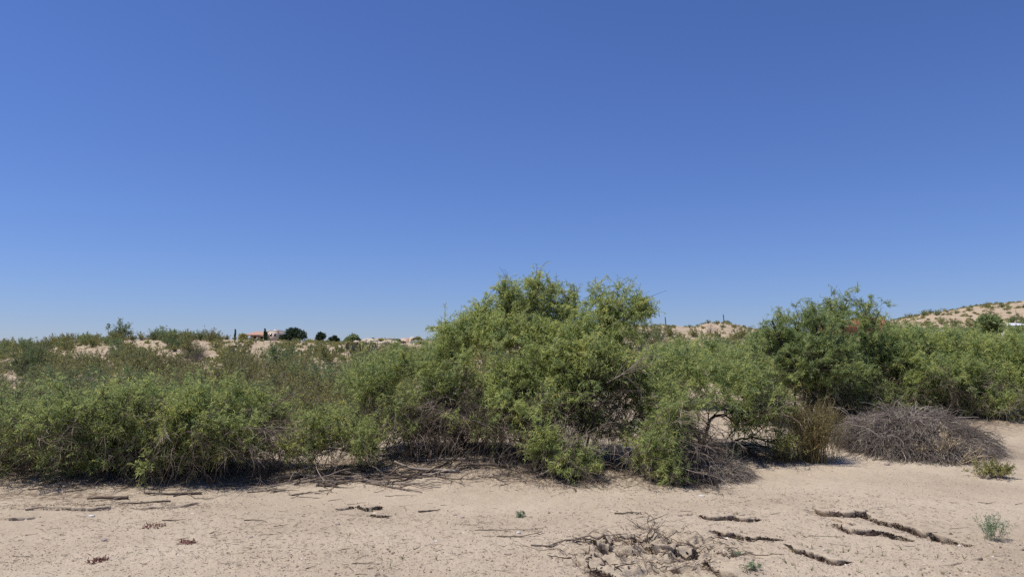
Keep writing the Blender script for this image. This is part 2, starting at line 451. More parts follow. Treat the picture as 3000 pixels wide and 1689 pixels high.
def on_ground(u, v, lo=4.5, hi=60):
    """first ground hit along the sight line through a photo pixel"""
    e = elev(v); s = slope_x(u, v)
    ys = np.exp(np.linspace(math.log(lo), math.log(hi), 500))
    d = H(s * ys, ys) - (CAMZ + e * ys)
    k = np.nonzero(d > 0)[0]
    y = ys[k[0]] if len(k) else hi
    return np.array([s * y, y, H1(s * y, y)])

def ground_mat():
    m, nt, ns, ls = new_mat("desert_sand")
    tc = N(ns, "ShaderNodeTexCoord"); O = tc.outputs['Object']
    def noise(scale, det=4, rough=.55):
        n = N(ns, "ShaderNodeTexNoise"); n.inputs['Scale'].default_value = scale; n.inputs['Detail'].default_value = det; n.inputs['Roughness'].default_value = rough
        ls.new(O, n.inputs['Vector']); return n.outputs['Fac']
    def mix(a, b, f, mode='MIX'):
        x = N(ns, "ShaderNodeMix", data_type='RGBA', blend_type=mode)
        for sock, val in ((6, a), (7, b), (0, f)):
            if hasattr(val, 'links') or hasattr(val, 'is_linked'): ls.new(val, x.inputs[sock])
            else: x.inputs[sock].default_value = (*val, 1) if isinstance(val, tuple) else val
        return x.outputs[2]
    r1 = ramp(ns, [(.3, (.34, .275, .198)), (.5, (.40, .328, .240)), (.72, (.46, .383, .288))]); ls.new(noise(.55, 6), r1.inputs[0])
    r2 = ramp(ns, [(.28, (.66, .63, .60)), (.5, (1, 1, 1)), (.75, (1.10, 1.09, 1.08))]); ls.new(noise(38, 5, .7), r2.inputs[0])
    c = mix(r1.outputs[0], r2.outputs[0], .75, 'MULTIPLY')
    # scattered dark grains
    vo = N(ns, "ShaderNodeTexVoronoi"); vo.inputs['Scale'].default_value = 26; ls.new(O, vo.inputs['Vector'])
    gr = ramp(ns, [(.10, (1, 1, 1)), (.16, (0, 0, 0))]); ls.new(vo.outputs['Distance'], gr.inputs[0])
    gm = ramp(ns, [(.52, (0, 0, 0)), (.56, (1, 1, 1))]); ls.new(noise(9, 2), gm.inputs[0])
    gx = N(ns, "ShaderNodeMath", operation='MULTIPLY'); ls.new(gr.outputs[0], gx.inputs[0]); ls.new(gm.outputs[0], gx.inputs[1])
    gy = N(ns, "ShaderNodeMath", operation='MULTIPLY'); ls.new(gx.outputs[0], gy.inputs[0]); gy.inputs[1].default_value = .6
    c = mix(c, (.17, .12, .095), gy.outputs[0])
    # pinker, stonier soil on the hills
    sp = N(ns, "ShaderNodeSeparateXYZ"); ls.new(O, sp.inputs[0])
    mr = N(ns, "ShaderNodeMapRange"); mr.inputs['From Min'].default_value = 12; mr.inputs['From Max'].default_value = 30
    ls.new(sp.outputs['Y'], mr.inputs['Value'])
    r3 = ramp(ns, [(.32, (.24, .18, .115)), (.45, (.35, .27, .18)), (.58, (.42, .33, .23)), (.7, (.50, .405, .295))]); ls.new(noise(.5, 9, .72), r3.inputs[0])
    c = mix(c, r3.outputs[0], mr.outputs[0])
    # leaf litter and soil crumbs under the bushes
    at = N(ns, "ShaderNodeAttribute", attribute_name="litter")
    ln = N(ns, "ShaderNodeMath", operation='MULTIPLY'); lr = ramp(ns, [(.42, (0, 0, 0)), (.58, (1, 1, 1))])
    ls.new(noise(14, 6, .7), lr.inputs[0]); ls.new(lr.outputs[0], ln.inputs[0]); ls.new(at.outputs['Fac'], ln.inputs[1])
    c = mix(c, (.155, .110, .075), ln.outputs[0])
    d = N(ns, "ShaderNodeBsdfPrincipled"); d.inputs['Roughness'].default_value = .95; d.inputs['Specular IOR Level'].default_value = .1
    ls.new(c, d.inputs['Base Color'])
    b1 = N(ns, "ShaderNodeBump"); b1.inputs['Strength'].default_value = .65; b1.inputs['Distance'].default_value = .012
    ls.new(noise(34, 6, .7), b1.inputs['Height'])
    b2 = N(ns, "ShaderNodeBump"); b2.inputs['Strength'].default_value = .5; b2.inputs['Distance'].default_value = .12
    ls.new(noise(3.2, 5), b2.inputs['Height']); ls.new(b1.outputs[0], b2.inputs['Normal'])
    ls.new(b2.outputs[0], d.inputs['Normal'])
    o = N(ns, "ShaderNodeOutputMaterial"); ls.new(d.outputs[0], o.inputs[0])
    return m
SAND = ground_mat()
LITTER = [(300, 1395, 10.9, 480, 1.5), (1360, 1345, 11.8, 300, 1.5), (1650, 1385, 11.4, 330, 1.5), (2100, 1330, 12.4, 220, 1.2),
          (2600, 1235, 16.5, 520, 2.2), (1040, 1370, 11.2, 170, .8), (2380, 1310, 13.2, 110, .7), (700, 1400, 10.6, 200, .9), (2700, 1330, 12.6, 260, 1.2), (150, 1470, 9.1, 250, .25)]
def make_ground():
    y = [3.2]
    while y[-1] < 13: y.append(y[-1] * (1.0016 if 5 < y[-1] < 9.6 else 1.0024))
    while y[-1] < 34: y.append(y[-1] * 1.008)
    while y[-1] < 9000: y.append(y[-1] * 1.022)
    y = np.array(y)
    s = np.concatenate([np.linspace(-6, -1.25, 24)[:-1], np.linspace(-1.25, -.76, 60)[:-1], np.linspace(-.76, .76, 1020), np.linspace(.76, 1.25, 60)[1:], np.linspace(1.25, 6, 24)[1:]])
    S, Y = np.meshgrid(s, y); X = S * Y
    Z = H(X, Y, True)
    Y = Y + LIPY.reshape(Y.shape); X = X + LIPX.reshape(X.shape)
    V = np.stack([X, Y, Z], -1).reshape(-1, 3)
    r, c = S.shape
    i = (np.arange(r - 1)[:, None] * c + np.arange(c - 1)[None]).ravel()
    Fq = np.stack([i, i + 1, i + c + 1, i + c], 1)
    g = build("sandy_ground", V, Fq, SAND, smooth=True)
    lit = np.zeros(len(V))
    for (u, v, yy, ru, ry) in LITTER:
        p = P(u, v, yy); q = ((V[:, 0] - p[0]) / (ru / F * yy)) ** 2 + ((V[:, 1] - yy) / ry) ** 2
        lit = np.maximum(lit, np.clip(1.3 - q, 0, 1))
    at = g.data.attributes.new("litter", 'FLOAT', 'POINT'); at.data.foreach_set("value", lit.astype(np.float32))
    tag(g, "pale tan desert sand rising into a low hillside", None, None, "structure")
    # the plain behind and around, a little lower
    R = 9000.0
    b = build("desert_plain", [(-R, -R, -.35), (R, -R, -.35), (R, R, -.35), (-R, R, -.35)], [(0, 1, 2, 3)], SAND)
    tag(b, "flat desert plain around the wash", None, None, "structure")
    V = [(-60, -60, -.02), (60, -60, -.02), (60, 3.25, -.006), (-60, 3.25, -.006)]
    b = build("dirt_road", V, [(0, 1, 2, 3)], SAND)
    tag(b, "dirt road shoulder the photographer stands on", None, None, "structure")
make_ground()

# ------------------------------------------------------------------ mesquites
gap_ = [.5]
def crown_targets(ells, n, rng, shell=.35, zmin=.12):
    """points through the union of crown volumes; ells = (u, v, y, ru, rv, rd)"""
    E = []
    for (u, v, y, ru, rv, rd) in ells:
        c = P(u, v, y); E.append((c, np.array([ru / F * y, rd, rv / F * y])))
    vol = np.array([np.prod(r) for _, r in E]) ** .8; vol /= vol.sum()
    out = []
    for (c, r), w in zip(E, vol):
        m = int(n * w) + 1
        d = norm(rng.normal(0, 1, (m, 3))); rad = rng.rand(m, 1) ** shell
        lumpy = 1 + .16 * fbm(d[:, 0] * 2.3 + c[0] * 3, d[:, 2] * 2.3 + d[:, 1] * 1.7, 2)[:, None]
        out.append(c + d * r * rad * lumpy)
    T = np.concatenate(out)
    g = H(T[:, 0], T[:, 1])
    T = T[T[:, 2] > g + zmin]
    q = vnoise(T[:, 0] * 1.9 + 5, T[:, 2] * 1.9 + rng.rand() * 50) + vnoise(T[:, 1] * 1.9, T[:, 2] * 1.9 + 9) + vnoise(T[:, 0] * 1.9, T[:, 1] * 1.9 + 21)
    q = q + .5 * vnoise(T[:, 0] * 4.5, T[:, 2] * 4.5)
    T = T[q > -gap_[0]]
    return T, E
def leaf_cloud(p, dirs, rng, per=5, tw=(.12, .32), L=.06, W=.0075, droop=.5, tofs=0.0):
    """drooping leafy twigs growing from branch tips; returns leaves and twig tubes"""
    n = len(p)
    P0 = np.repeat(p, per, 0); D0 = np.repeat(dirs, per, 0)
    D = norm(D0 * .7 + rng.normal(0, .6, D0.shape) + np.array([0, 0, .2]))
    Ls = rng.uniform(*tw, len(P0))
    pl = arcs(P0, D, Ls, .4, 4, rng, .16)
    tv, tf = arc_tubes(pl, .0028, .0014)
    tone_t = np.repeat(rng.uniform(.15, .85, len(P0)), 4 * 3)
    clump = np.repeat(rng.normal(0, .13, n), per)
    LP, LD, CT = [], [], []
    for k in range(4):
        for _ in range(3):
            f = rng.rand(len(P0), 1)
            q = pl[:, k] * (1 - f) + pl[:, k + 1] * f
            dd = norm(pl[:, k + 1] - pl[:, k])
            dl = norm(dd * .35 + rng.normal(0, .62, dd.shape) + np.array([0, 0, -.1]))
            LP.append(q); LD.append(dl); CT.append(clump)
    LP = np.concatenate(LP); LD = np.concatenate(LD); CT = np.concatenate(CT)
    # a mesquite leaf forks into two long feathery pinnae
    side = norm(np.cross(LD, rng.normal(0, 1, LD.shape)))
    P2 = np.concatenate([LP, LP]); D2 = np.concatenate([LD + side * .45, LD - side * .45])
    m = len(P2)
    tone = np.clip(.36 + tofs + np.concatenate([CT, CT]) + rng.normal(0, .17, m), 0, .84)
    rare = rng.rand(m); tone = np.where(rare > .975, rng.uniform(.86, .97, m), tone)
    lv, lf = strips(P2, D2, L * rng.uniform(.65, 1.25, m), W * rng.uniform(.7, 1.3, m), droop * rng.uniform(.4, 1.4, m), rng)
    return (lv, lf, np.repeat(tone, 2)), (tv, tf, tone_t)
def mesquite(name, label, cat, roots, ells, seed, ntar=700, per=4, leafmin=.25, bare=.12, dead=187, dead_r=None, tip=.0042,
             bf=.22, extra_dead_targets=0, group=None, L=.06, W=.0078, spires=(), limbs=(), leafy=False, tofs=0.0, thinmax=.6, zleaf=-.05, deadlen=(.35, 1.05), blim=.0):
    rng = np.random.RandomState(seed)
    R = []
    for (u, v, y) in roots:
        p = P(u, v, y); R.append([p[0], y, H1(p[0], y) - .03])
    R = np.array(R)
    T, E = crown_targets(ells, ntar, rng)
    pos, par, tips = grow(R, T, rng, bf=bf, bow=.09, up=.05)
    rad = radii(par, tip)
    rad = np.minimum(rad, .085)
    root = empty(name, (float(R[0][0]), float(R[0][1]), float(R[0][2])), label, cat, group)
    off = R[0]
    e = par >= 0; ia = par[e]; ib = np.nonzero(e)[0]
    parts = []
    thick = rad[ib] > .012
    for sel, sd in ((thick, 6), (~thick, 3)):
        if sel.any():
            V, Fq = tubes(pos[ia[sel]], pos[ib[sel]], np.minimum(rad[ia[sel]], rad[ib[sel]] * 1.25), rad[ib[sel]], sd)
            t = np.repeat(np.where(rad[ib[sel]] > .006, rng.uniform(.1, .45, sel.sum()), rng.uniform(.1, .7, sel.sum())), sd)
            parts.append((V, Fq, t))
    # leafy tips
    tp = pos[tips]; td = norm(pos[tips] - pos[np.maximum(par[tips], 0)])
    g = H(tp[:, 0], tp[:, 1]); hgt = tp[:, 2] - g
    nz = fbm(tp[:, 0] * 2.4 + seed, tp[:, 2] * 2.4 + tp[:, 1] * 1.7, 2)
    keep = (nz * 1.2 + np.clip((hgt - zleaf) / .45, -1, .55) + rng.normal(0, .12, len(tp))) > bare - .16
    thin = rng.rand(len(tp)) < np.clip((hgt - 1.4) / 1.2, 0, thinmax)
    keep |= (hgt > 1.5)
    keep &= ~thin
    # long uneven leafy shoots beyond the crown's surface
    up_ = np.nonzero(keep & (hgt > .5))[0]
    if len(up_) > 10:
        ns_ = max(8, int(len(up_) * .10)); si = rng.choice(up_, ns_)
        sh = arcs(tp[si], td[si] * .8 + rng.normal(0, .35, (ns_, 3)) + [0, 0, .3], np.where(hgt[si] > 1.6, rng.uniform(.1, .24, ns_), rng.uniform(.15, .42, ns_)), rng.uniform(-.2, .7, ns_), 5, rng, .16)
        V, Fq = arc_tubes(sh, .0042, .002); parts.append((V, Fq, np.repeat(rng.uniform(.2, .8, ns_), 15)))
        sp_ = sh[:, 1:].reshape(-1, 3); sd_ = norm((sh[:, 1:] - sh[:, :-1]).reshape(-1, 3)); kk = rng.rand(len(sp_)) < .6
        LPs_, LDs_ = np.concatenate([tp[keep], sp_[kk]]), np.concatenate([td[keep], sd_[kk]])
    else: LPs_, LDs_ = tp[keep], td[keep]
    if limbs:
        for (pl, r0, tn, *lf_) in limbs:
            if not (leafy or lf_): continue
            q = np.array([P(*w) for w in pl]); q = np.concatenate([q[1:], (q[1:] + q[:-1]) / 2]); m_ = len(q) * (4 if leafy else 7)
            a_ = rng.randint(0, len(q), m_); LPs_ = np.concatenate([LPs_, q[a_] + rng.normal(0, .13 if leafy else .07, (m_, 3))]); LDs_ = np.concatenate([LDs_, norm(rng.normal(0, 1, (m_, 3)))])
    lt, tt = leaf_cloud(LPs_, LDs_, rng, per=per, L=L, W=W, tofs=tofs)
    bz = ~keep & ~thin
    if bz.sum() > 2:
        pl = arcs(np.repeat(tp[bz], 3, 0), np.repeat(td[bz], 3, 0) + rng.normal(0, .7, (3 * bz.sum(), 3)), rng.uniform(.12, .42, 3 * bz.sum()), .25, 4, rng, .2)
        V, Fq = arc_tubes(pl, .0042, .0015); parts.append((V, Fq, np.repeat(rng.uniform(.1, .75, len(pl)), 12)))
    parts.append(tt)
    V, Fq, t = join(parts)
    build("branches", V - off, Fq, WOOD_LIVE, root, t)
    build("foliage", lt[0] - off, lt[1], LEAF_MESQ, root, lt[2])
    if limbs:
        out = []
        for (pl, r0, tn, *_) in limbs:
            q = np.array([P(*w) for w in pl]); q[0, 2] = min(q[0, 2], H1(q[0, 0], q[0, 1]) - .02) if r0 > .012 else q[0, 2]
            # resample with a little wander
            tt_ = np.linspace(0, len(q) - 1, (len(q) - 1) * 5 + 1); k0 = np.minimum(tt_.astype(int), len(q) - 2); f0 = (tt_ - k0)[:, None]
            w = q[k0] * (1 - f0) + q[k0 + 1] * f0; w[1:-1] += rng.normal(0, .010, (len(w) - 2, 3))
            V, Fq = arc_tubes(w[None], r0, r0 * .4, 6); out.append((V, Fq, np.full(len(Fq), tn)))
            lf_ = leafy or bool(_)
            m = max(5, int(len(w) * (.4 if lf_ else 1.3))); ib = rng.randint(2, len(w), m); dr = norm(w[ib] - w[ib - 1]) + rng.normal(0, .55, (m, 3))
            p1 = arcs(w[ib], dr, rng.uniform(.18, .55, m) * (.6 if lf_ else 1), .35, 6, rng, .18)
            V, Fq = arc_tubes(p1, r0 * .32, .002, 4); out.append((V, Fq, np.full(len(Fq), tn)))
            m2 = m * 3; ja = rng.randint(0, m, m2); jb = rng.randint(2, 6, m2)
            p2 = arcs(p1[ja, jb], norm(p1[ja, jb] - p1[ja, jb - 1]) + rng.normal(0, .5, (m2, 3)), rng.uniform(.08, .28, m2), .3, 4, rng, .2)
            p2[..., 2] = np.maximum(p2[..., 2], .03)
            V, Fq = arc_tubes(p2, .0026, .0014, 4); out.append((V, Fq, np.full(len(Fq), tn)))
        V, Fq, t = join(out)
        build("limbs", V - off, Fq, WOOD_LIVE, root, t)
    if dead:
        # tangle of dead lower twigs that arch out to the ground
        lowi = np.nonzero((pos[:, 2] - H(pos[:, 0], pos[:, 1]) < .75))[0]
        k = rng.choice(lowi, dead)
        cen = R[rng.randint(0, len(R), dead)]
        outw = norm((pos[k] - cen) * np.array([1, 1, 0]) + rng.normal(0, .35, (dead, 3)) * np.array([1, 1, 0]))
        D = outw + np.concatenate([np.zeros((dead, 2)), rng.uniform(-.2, .9, (dead, 1))], 1)
        pl = arcs(pos[k], D, rng.uniform(*deadlen, dead), rng.uniform(.5, 1.7, dead), 9, rng, .24)
        tn = rng.uniform(.15, 1.0, dead) ** 1.9
        pieces = [(pl, rng.uniform(.002, .0065, dead), .0016, tn)]
        for gen in range(2):
            src, _, _, tn0 = pieces[-1]
            m = len(src) * 3; a = rng.randint(0, len(src), m); b = rng.randint(2, src.shape[1] - 1, m)
            st = src[a, b]; dr = norm(src[a, b] - src[a, b - 1]) + rng.normal(0, .55, (m, 3))
            p2 = arcs(st, dr, rng.uniform(.15, .5, m) / (gen + 1), .7, 4, rng, .22)
            pieces.append((p2, rng.uniform(.0018, .0035, m), .0012, np.clip(tn0[a] + rng.normal(0, .15, m), 0, 1)))
        out = []
        for pl, a, b, tn in pieces:
            gz = H(pl[..., 0].ravel(), pl[..., 1].ravel()).reshape(pl.shape[:2])
            pl[..., 2] = np.maximum(pl[..., 2], gz + .004 + rng.rand(*gz.shape) * .02)
            V, Fq = arc_tubes(pl, a, b); out.append((V, Fq, np.repeat(tn, (pl.shape[1] - 1) * 3)))
        V, Fq, t = join(out)
        build("dead_twigs", V - off, Fq, WOOD_DEAD, root, t)
    return root
M = mesquite
# left mass
M("mesquite_bush", "broad green mesquite bush at the far left edge, drooping to the sand", "bush", [(60, 1395, 10.3), (150, 1400, 10.4)],
  [(40, 1275, 10.5, 260, 105, 1.0), (-160, 1280, 10.8, 230, 120, 1.0), (180, 1250, 10.8, 150, 85, .9), (60, 1230, 11.2, 180, 50, .7)], 11, 1000, dead=237)
M("mesquite_bush", "dense green mesquite bush with dark tangled base, second from the left edge", "bush", [(290, 1395, 10.1), (240, 1385, 10.3)],
  [(330, 1235, 10.3, 210, 105, 1.0), (400, 1222, 10.7, 200, 70, .9), (270, 1300, 9.9, 150, 85, .55), (390, 1340, 9.7, 70, 50, .3), (520, 1195, 11.0, 120, 45, .6)], 12, 1000, dead=302)
M("mesquite_bush", "green mesquite bush whose long branches reach right over the open sand gap", "bush", [(560, 1370, 10.4), (600, 1360, 10.6)],
  [(610, 1225, 10.5, 190, 105, .9), (730, 1250, 10.6, 120, 75, .7), (540, 1270, 10.1, 130, 80, .6), (820, 1295, 10.6, 80, 42, .4), (640, 1200, 11, 140, 45, .6)], 13, 950, dead=302, tofs=.05)
# small open one in front of the gap
M("mesquite_bush", "small open mesquite with thin dark stems, sand showing through it", "bush", [(1040, 1375, 10.7), (1065, 1375, 10.8)],
  [(1060, 1180, 10.9, 130, 75, .6), (1000, 1280, 10.7, 110, 60, .5), (1130, 1260, 10.9, 120, 80, .6), (915, 1305, 10.6, 85, 42, .4), (960, 1240, 10.8, 60, 40, .4), (1110, 1160, 11.2, 90, 45, .5)], 14, 430, per=4, dead=108, bare=.25, zleaf=.2, tofs=.1)
M("mesquite_bush", "round green mesquite behind the small open one, left shoulder of the tallest tree", "bush", [(1200, 1340, 12.0), (1260, 1335, 12.0)],
  [(1180, 1120, 12.2, 160, 80, .9), (1280, 1150, 11.9, 140, 110, .8), (1120, 1110, 12.6, 90, 45, .6), (1330, 1060, 12.2, 120, 60, .7), (1230, 1210, 11.8, 120, 60, .6)], 15, 1000, dead=273, tofs=-.03)
# the tall central tree
M("mesquite_tree", "tallest mesquite tree, with two feathery peaks against the sky", "tree", [(1350, 1340, 11.3), (1368, 1338, 11.5), (1535, 1352, 11.4), (1690, 1345, 11.8)],
  [(1580, 1060, 11.8, 260, 130, 1.2), (1525, 975, 11.9, 130, 75, .9), (1555, 905, 12.0, 85, 48, .6), (1380, 985, 11.9, 70, 40, .6), (1400, 1030, 11.9, 100, 60, .7), (1480, 910, 12.0, 30, 35, .25), (1640, 925, 12.0, 28, 30, .25), (1420, 955, 12.0, 65, 28, .4), (1400, 952, 12.0, 34, 16, .2), (1330, 1000, 12.0, 50, 30, .4),
   (1805, 935, 12.0, 72, 52, .5), (1850, 915, 12.0, 26, 22, .25), (1700, 960, 11.9, 80, 50, .6), (1670, 1000, 12.0, 160, 48, .8), (1400, 1160, 11.3, 120, 110, .8), (1560, 1180, 11.0, 190, 120, .8), (1760, 1080, 11.6, 170, 110, .9)], 16, 2700, dead=403, thinmax=.72, tofs=.05, tip=.0040, bf=.3,
  limbs=[([(1530, 960, 12.0), (1556, 880, 12.0), (1562, 852, 12.0), (1567, 822, 12.0)], .011, .2, 1), ([(1490, 990, 11.9), (1476, 905, 11.9), (1484, 868, 11.9), (1481, 846, 11.9)], .011, .2, 1), ([(1560, 960, 12.0), (1610, 890, 12.0), (1612, 850, 12.0)], .010, .2, 1),
         ([(1590, 960, 12.0), (1650, 900, 12.0), (1672, 868, 12.0)], .009, .3, 1), ([(1775, 990, 12.0), (1758, 920, 12.0), (1745, 862, 12.0)], .010, .15, 1), ([(1780, 980, 12.0), (1800, 910, 12.0), (1812, 862, 12.0)], .010, .15, 1), ([(1790, 980, 12.0), (1840, 930, 12.0), (1868, 880, 12.0), (1878, 905, 12.0)], .009, .2, 1),
         ([(1420, 1010, 11.8), (1392, 940, 11.8), (1376, 950, 11.8)], .009, .3, 1), ([(1450, 1000, 11.8), (1425, 930, 11.8), (1418, 905, 11.8)], .009, .3, 1),
         ([(1350, 1340, 11.3), (1338, 1285, 11.2), (1318, 1210, 11.2), (1285, 1150, 11.3)], .045, .3), ([(1370, 1338, 11.4), (1352, 1275, 11.3), (1345, 1220, 11.2)], .032, .3), ([(1400, 1336, 11.5), (1398, 1290, 11.5), (1405, 1230, 11.4)], .02, .3),
         ([(1535, 1355, 11.2), (1530, 1290, 11.0), (1522, 1220, 10.9), (1495, 1140, 10.9)], .034, .15), ([(1692, 1345, 11.3), (1700, 1260, 10.9), (1706, 1190, 10.8), (1712, 1110, 10.8)], .036, .1), ([(1704, 1215, 10.85), (1745, 1195, 10.7), (1790, 1165, 10.6)], .02, .2),
         ([(1780, 1120, 10.7), (1830, 1090, 10.6), (1872, 1060, 10.6)], .012, 1.0), ([(1545, 1400, 10.2), (1610, 1375, 10.1), (1650, 1325, 10.1), (1685, 1292, 10.1), (1712, 1310, 10.1), (1722, 1338, 10.1)], .012, 1.0)])
M("mesquite_bush", "low mesquite skirt drooping to the sand right of the tallest tree's foot", "bush", [(1800, 1385, 10.6), (1700, 1375, 10.5)],
  [(1820, 1180, 11.0, 150, 100, .8), (1905, 1300, 10.3, 75, 60, .4), (1950, 1375, 10.0, 60, 36, .3), (1920, 1200, 10.8, 90, 70, .6)], 17, 800, dead=216, zleaf=.1)
M("mesquite_bush", "tiny bright green mesquite shoots at the sunny foot of the tallest tree", "bush", [(1640, 1405, 10.1), (1600, 1400, 10.1)],
  [(1645, 1370, 10.1, 42, 40, .25), (1590, 1285, 10.3, 36, 60, .25), (1705, 1355, 10.2, 34, 28, .2)], 18, 120, per=6, dead=43, zleaf=.0, bare=-.5)
M("mesquite_bush", "green mesquite bush with black arching limbs over bare sand, left of the brown broom plant", "bush", [(2090, 1330, 12.0), (2120, 1335, 12.0)],
  [(2080, 1140, 12.2, 190, 90, .9), (2180, 1180, 12.2, 140, 90, .8), (1990, 1100, 12.6, 140, 60, .8), (2230, 1165, 12.4, 50, 45, .5), (2060, 1060, 12.8, 130, 40, .6)], 19, 1100, tofs=-.04, dead=36, deadlen=(.6, 1.2),
  limbs=[([(2066, 1330, 12.0), (2064, 1270, 11.9), (2085, 1222, 11.8), (2150, 1208, 11.7), (2240, 1208, 11.6)], .035, .05), ([(2125, 1335, 12.0), (2150, 1290, 11.8), (2210, 1280, 11.7), (2270, 1300, 11.6)], .022, .05),
         ([(2125, 1335, 12.0), (2170, 1300, 11.8), (2240, 1305, 11.6), (2292, 1325, 11.4)], .018, .05), ([(2120, 1335, 12.0), (2150, 1315, 11.7), (2200, 1325, 11.5), (2250, 1340, 11.4)], .016, .05), ([(2070, 1300, 12), (2030, 1260, 11.9), (2000, 1200, 11.9)], .02, .05)])
# right-hand group further back
M("mesquite_tree", "mesquite tree with dark open forking limbs above the brown broom plant", "tree", [(2358, 1215, 15.5), (2370, 1215, 15.6)],
  [(2330, 1065, 15.6, 150, 80, 1.0), (2270, 1015, 15.8, 95, 45, .8), (2400, 1045, 15.8, 90, 52, .8), (2240, 940, 15.9, 40, 30, .4), (2340, 930, 15.8, 60, 25, .4), (2390, 950, 15.8, 22, 26, .3)], 20, 1000, dead=72, L=.075, W=.0095, bare=.25, tofs=-.2, leafy=True,
  limbs=[([(2365, 1210, 15.4), (2360, 1140, 15.3), (2325, 1080, 15.2), (2290, 1010, 15.2), (2262, 940, 15.3)], .055, .2), ([(2362, 1140, 15.3), (2400, 1070, 15.1), (2430, 1010, 15.1), (2436, 950, 15.2)], .036, .15), ([(2425, 1020, 15.1), (2392, 960, 15.2), (2372, 915, 15.3)], .02, .1), ([(2320, 1075, 15.2), (2340, 1000, 15.2), (2330, 950, 15.2)], .02, .2)])
M("mesquite_tree", "mesquite tree whose two thin tufted tops stand before the red house", "tree", [(2480, 1200, 17.0), (2530, 1205, 17.2)],
  [(2500, 1070, 17.2, 150, 70, 1.2), (2440, 938, 17.3, 30, 28, .4), (2545, 935, 17.3, 30, 30, .4), (2430, 895, 17.3, 14, 14, .15), (2540, 892, 17.3, 12, 16, .15), (2570, 1120, 16.5, 150, 80, 1.0), (2480, 1160, 16.3, 130, 45, .8)], 21, 1600, dead=259, L=.075, W=.0095, bare=.2, tofs=-.15, leafy=True,
  limbs=[([(2475, 1100, 16.4), (2468, 1010, 16.3), (2460, 940, 16.5), (2430, 890, 16.6)], .03, .1), ([(2466, 990, 16.3), (2470, 920, 16.4), (2482, 880, 16.5)], .02, .1), ([(2540, 1000, 16.6), (2530, 930, 16.7), (2518, 885, 16.8)], .02, .2), ([(2545, 1000, 16.6), (2560, 950, 16.6), (2575, 915, 16.6)], .016, .2)])
M("mesquite_tree", "wide bright green mesquite tree behind the grey brush mound", "tree", [(2700, 1210, 17.0), (2740, 1215, 17.2)],
  [(2680, 1080, 17.2, 170, 110, 1.2), (2700, 1005, 17.6, 140, 50, .9), (2620, 1020, 17.6, 80, 40, .8), (2760, 1130, 16.6, 140, 80, 1.0), (2650, 1170, 16.3, 140, 45, .8)], 22, 1600, dead=259, L=.075, W=.0095, tofs=-.06)
M("mesquite_tree", "yellowish green mesquite tree at the right edge with a dark hollow under it", "tree", [(2920, 1205, 16.8), (2970, 1210, 17.0)],
  [(2900, 1080, 17.2, 160, 100, 1.2), (3060, 1090, 17.2, 150, 110, 1.2), (2850, 1010, 17.8, 120, 45, .8), (2980, 1010, 17.8, 120, 50, .9), (2920, 1165, 16.2, 120, 45, .7), (3120, 1160, 16.2, 120, 60, .8)], 23, 1600, dead=273, L=.075, W=.0095, tofs=0.02)
M("mesquite_bush", "hazy green mesquite bush low behind, between the tallest tree and the right group", "bush", [(2030, 1120, 19), (1960, 1120, 19)],
  [(2030, 1065, 19.5, 120, 40, 1.2), (1950, 1055, 20, 90, 35, 1), (2150, 1060, 20, 110, 40, 1.2)], 24, 500, dead=0, L=.1, W=.013)
M("mesquite_tree", "mesquite tree cut off by the right edge, beyond the yellowish green one", "tree", [(3200, 1205, 16.8), (3260, 1210, 17.0)],
  [(3190, 1080, 17.2, 170, 100, 1.2), (3340, 1090, 17.2, 150, 100, 1.2), (3240, 1020, 17.8, 130, 40, .8), (3250, 1160, 16.2, 140, 50, .8)], 25, 1100, dead=144, L=.075, W=.0095)
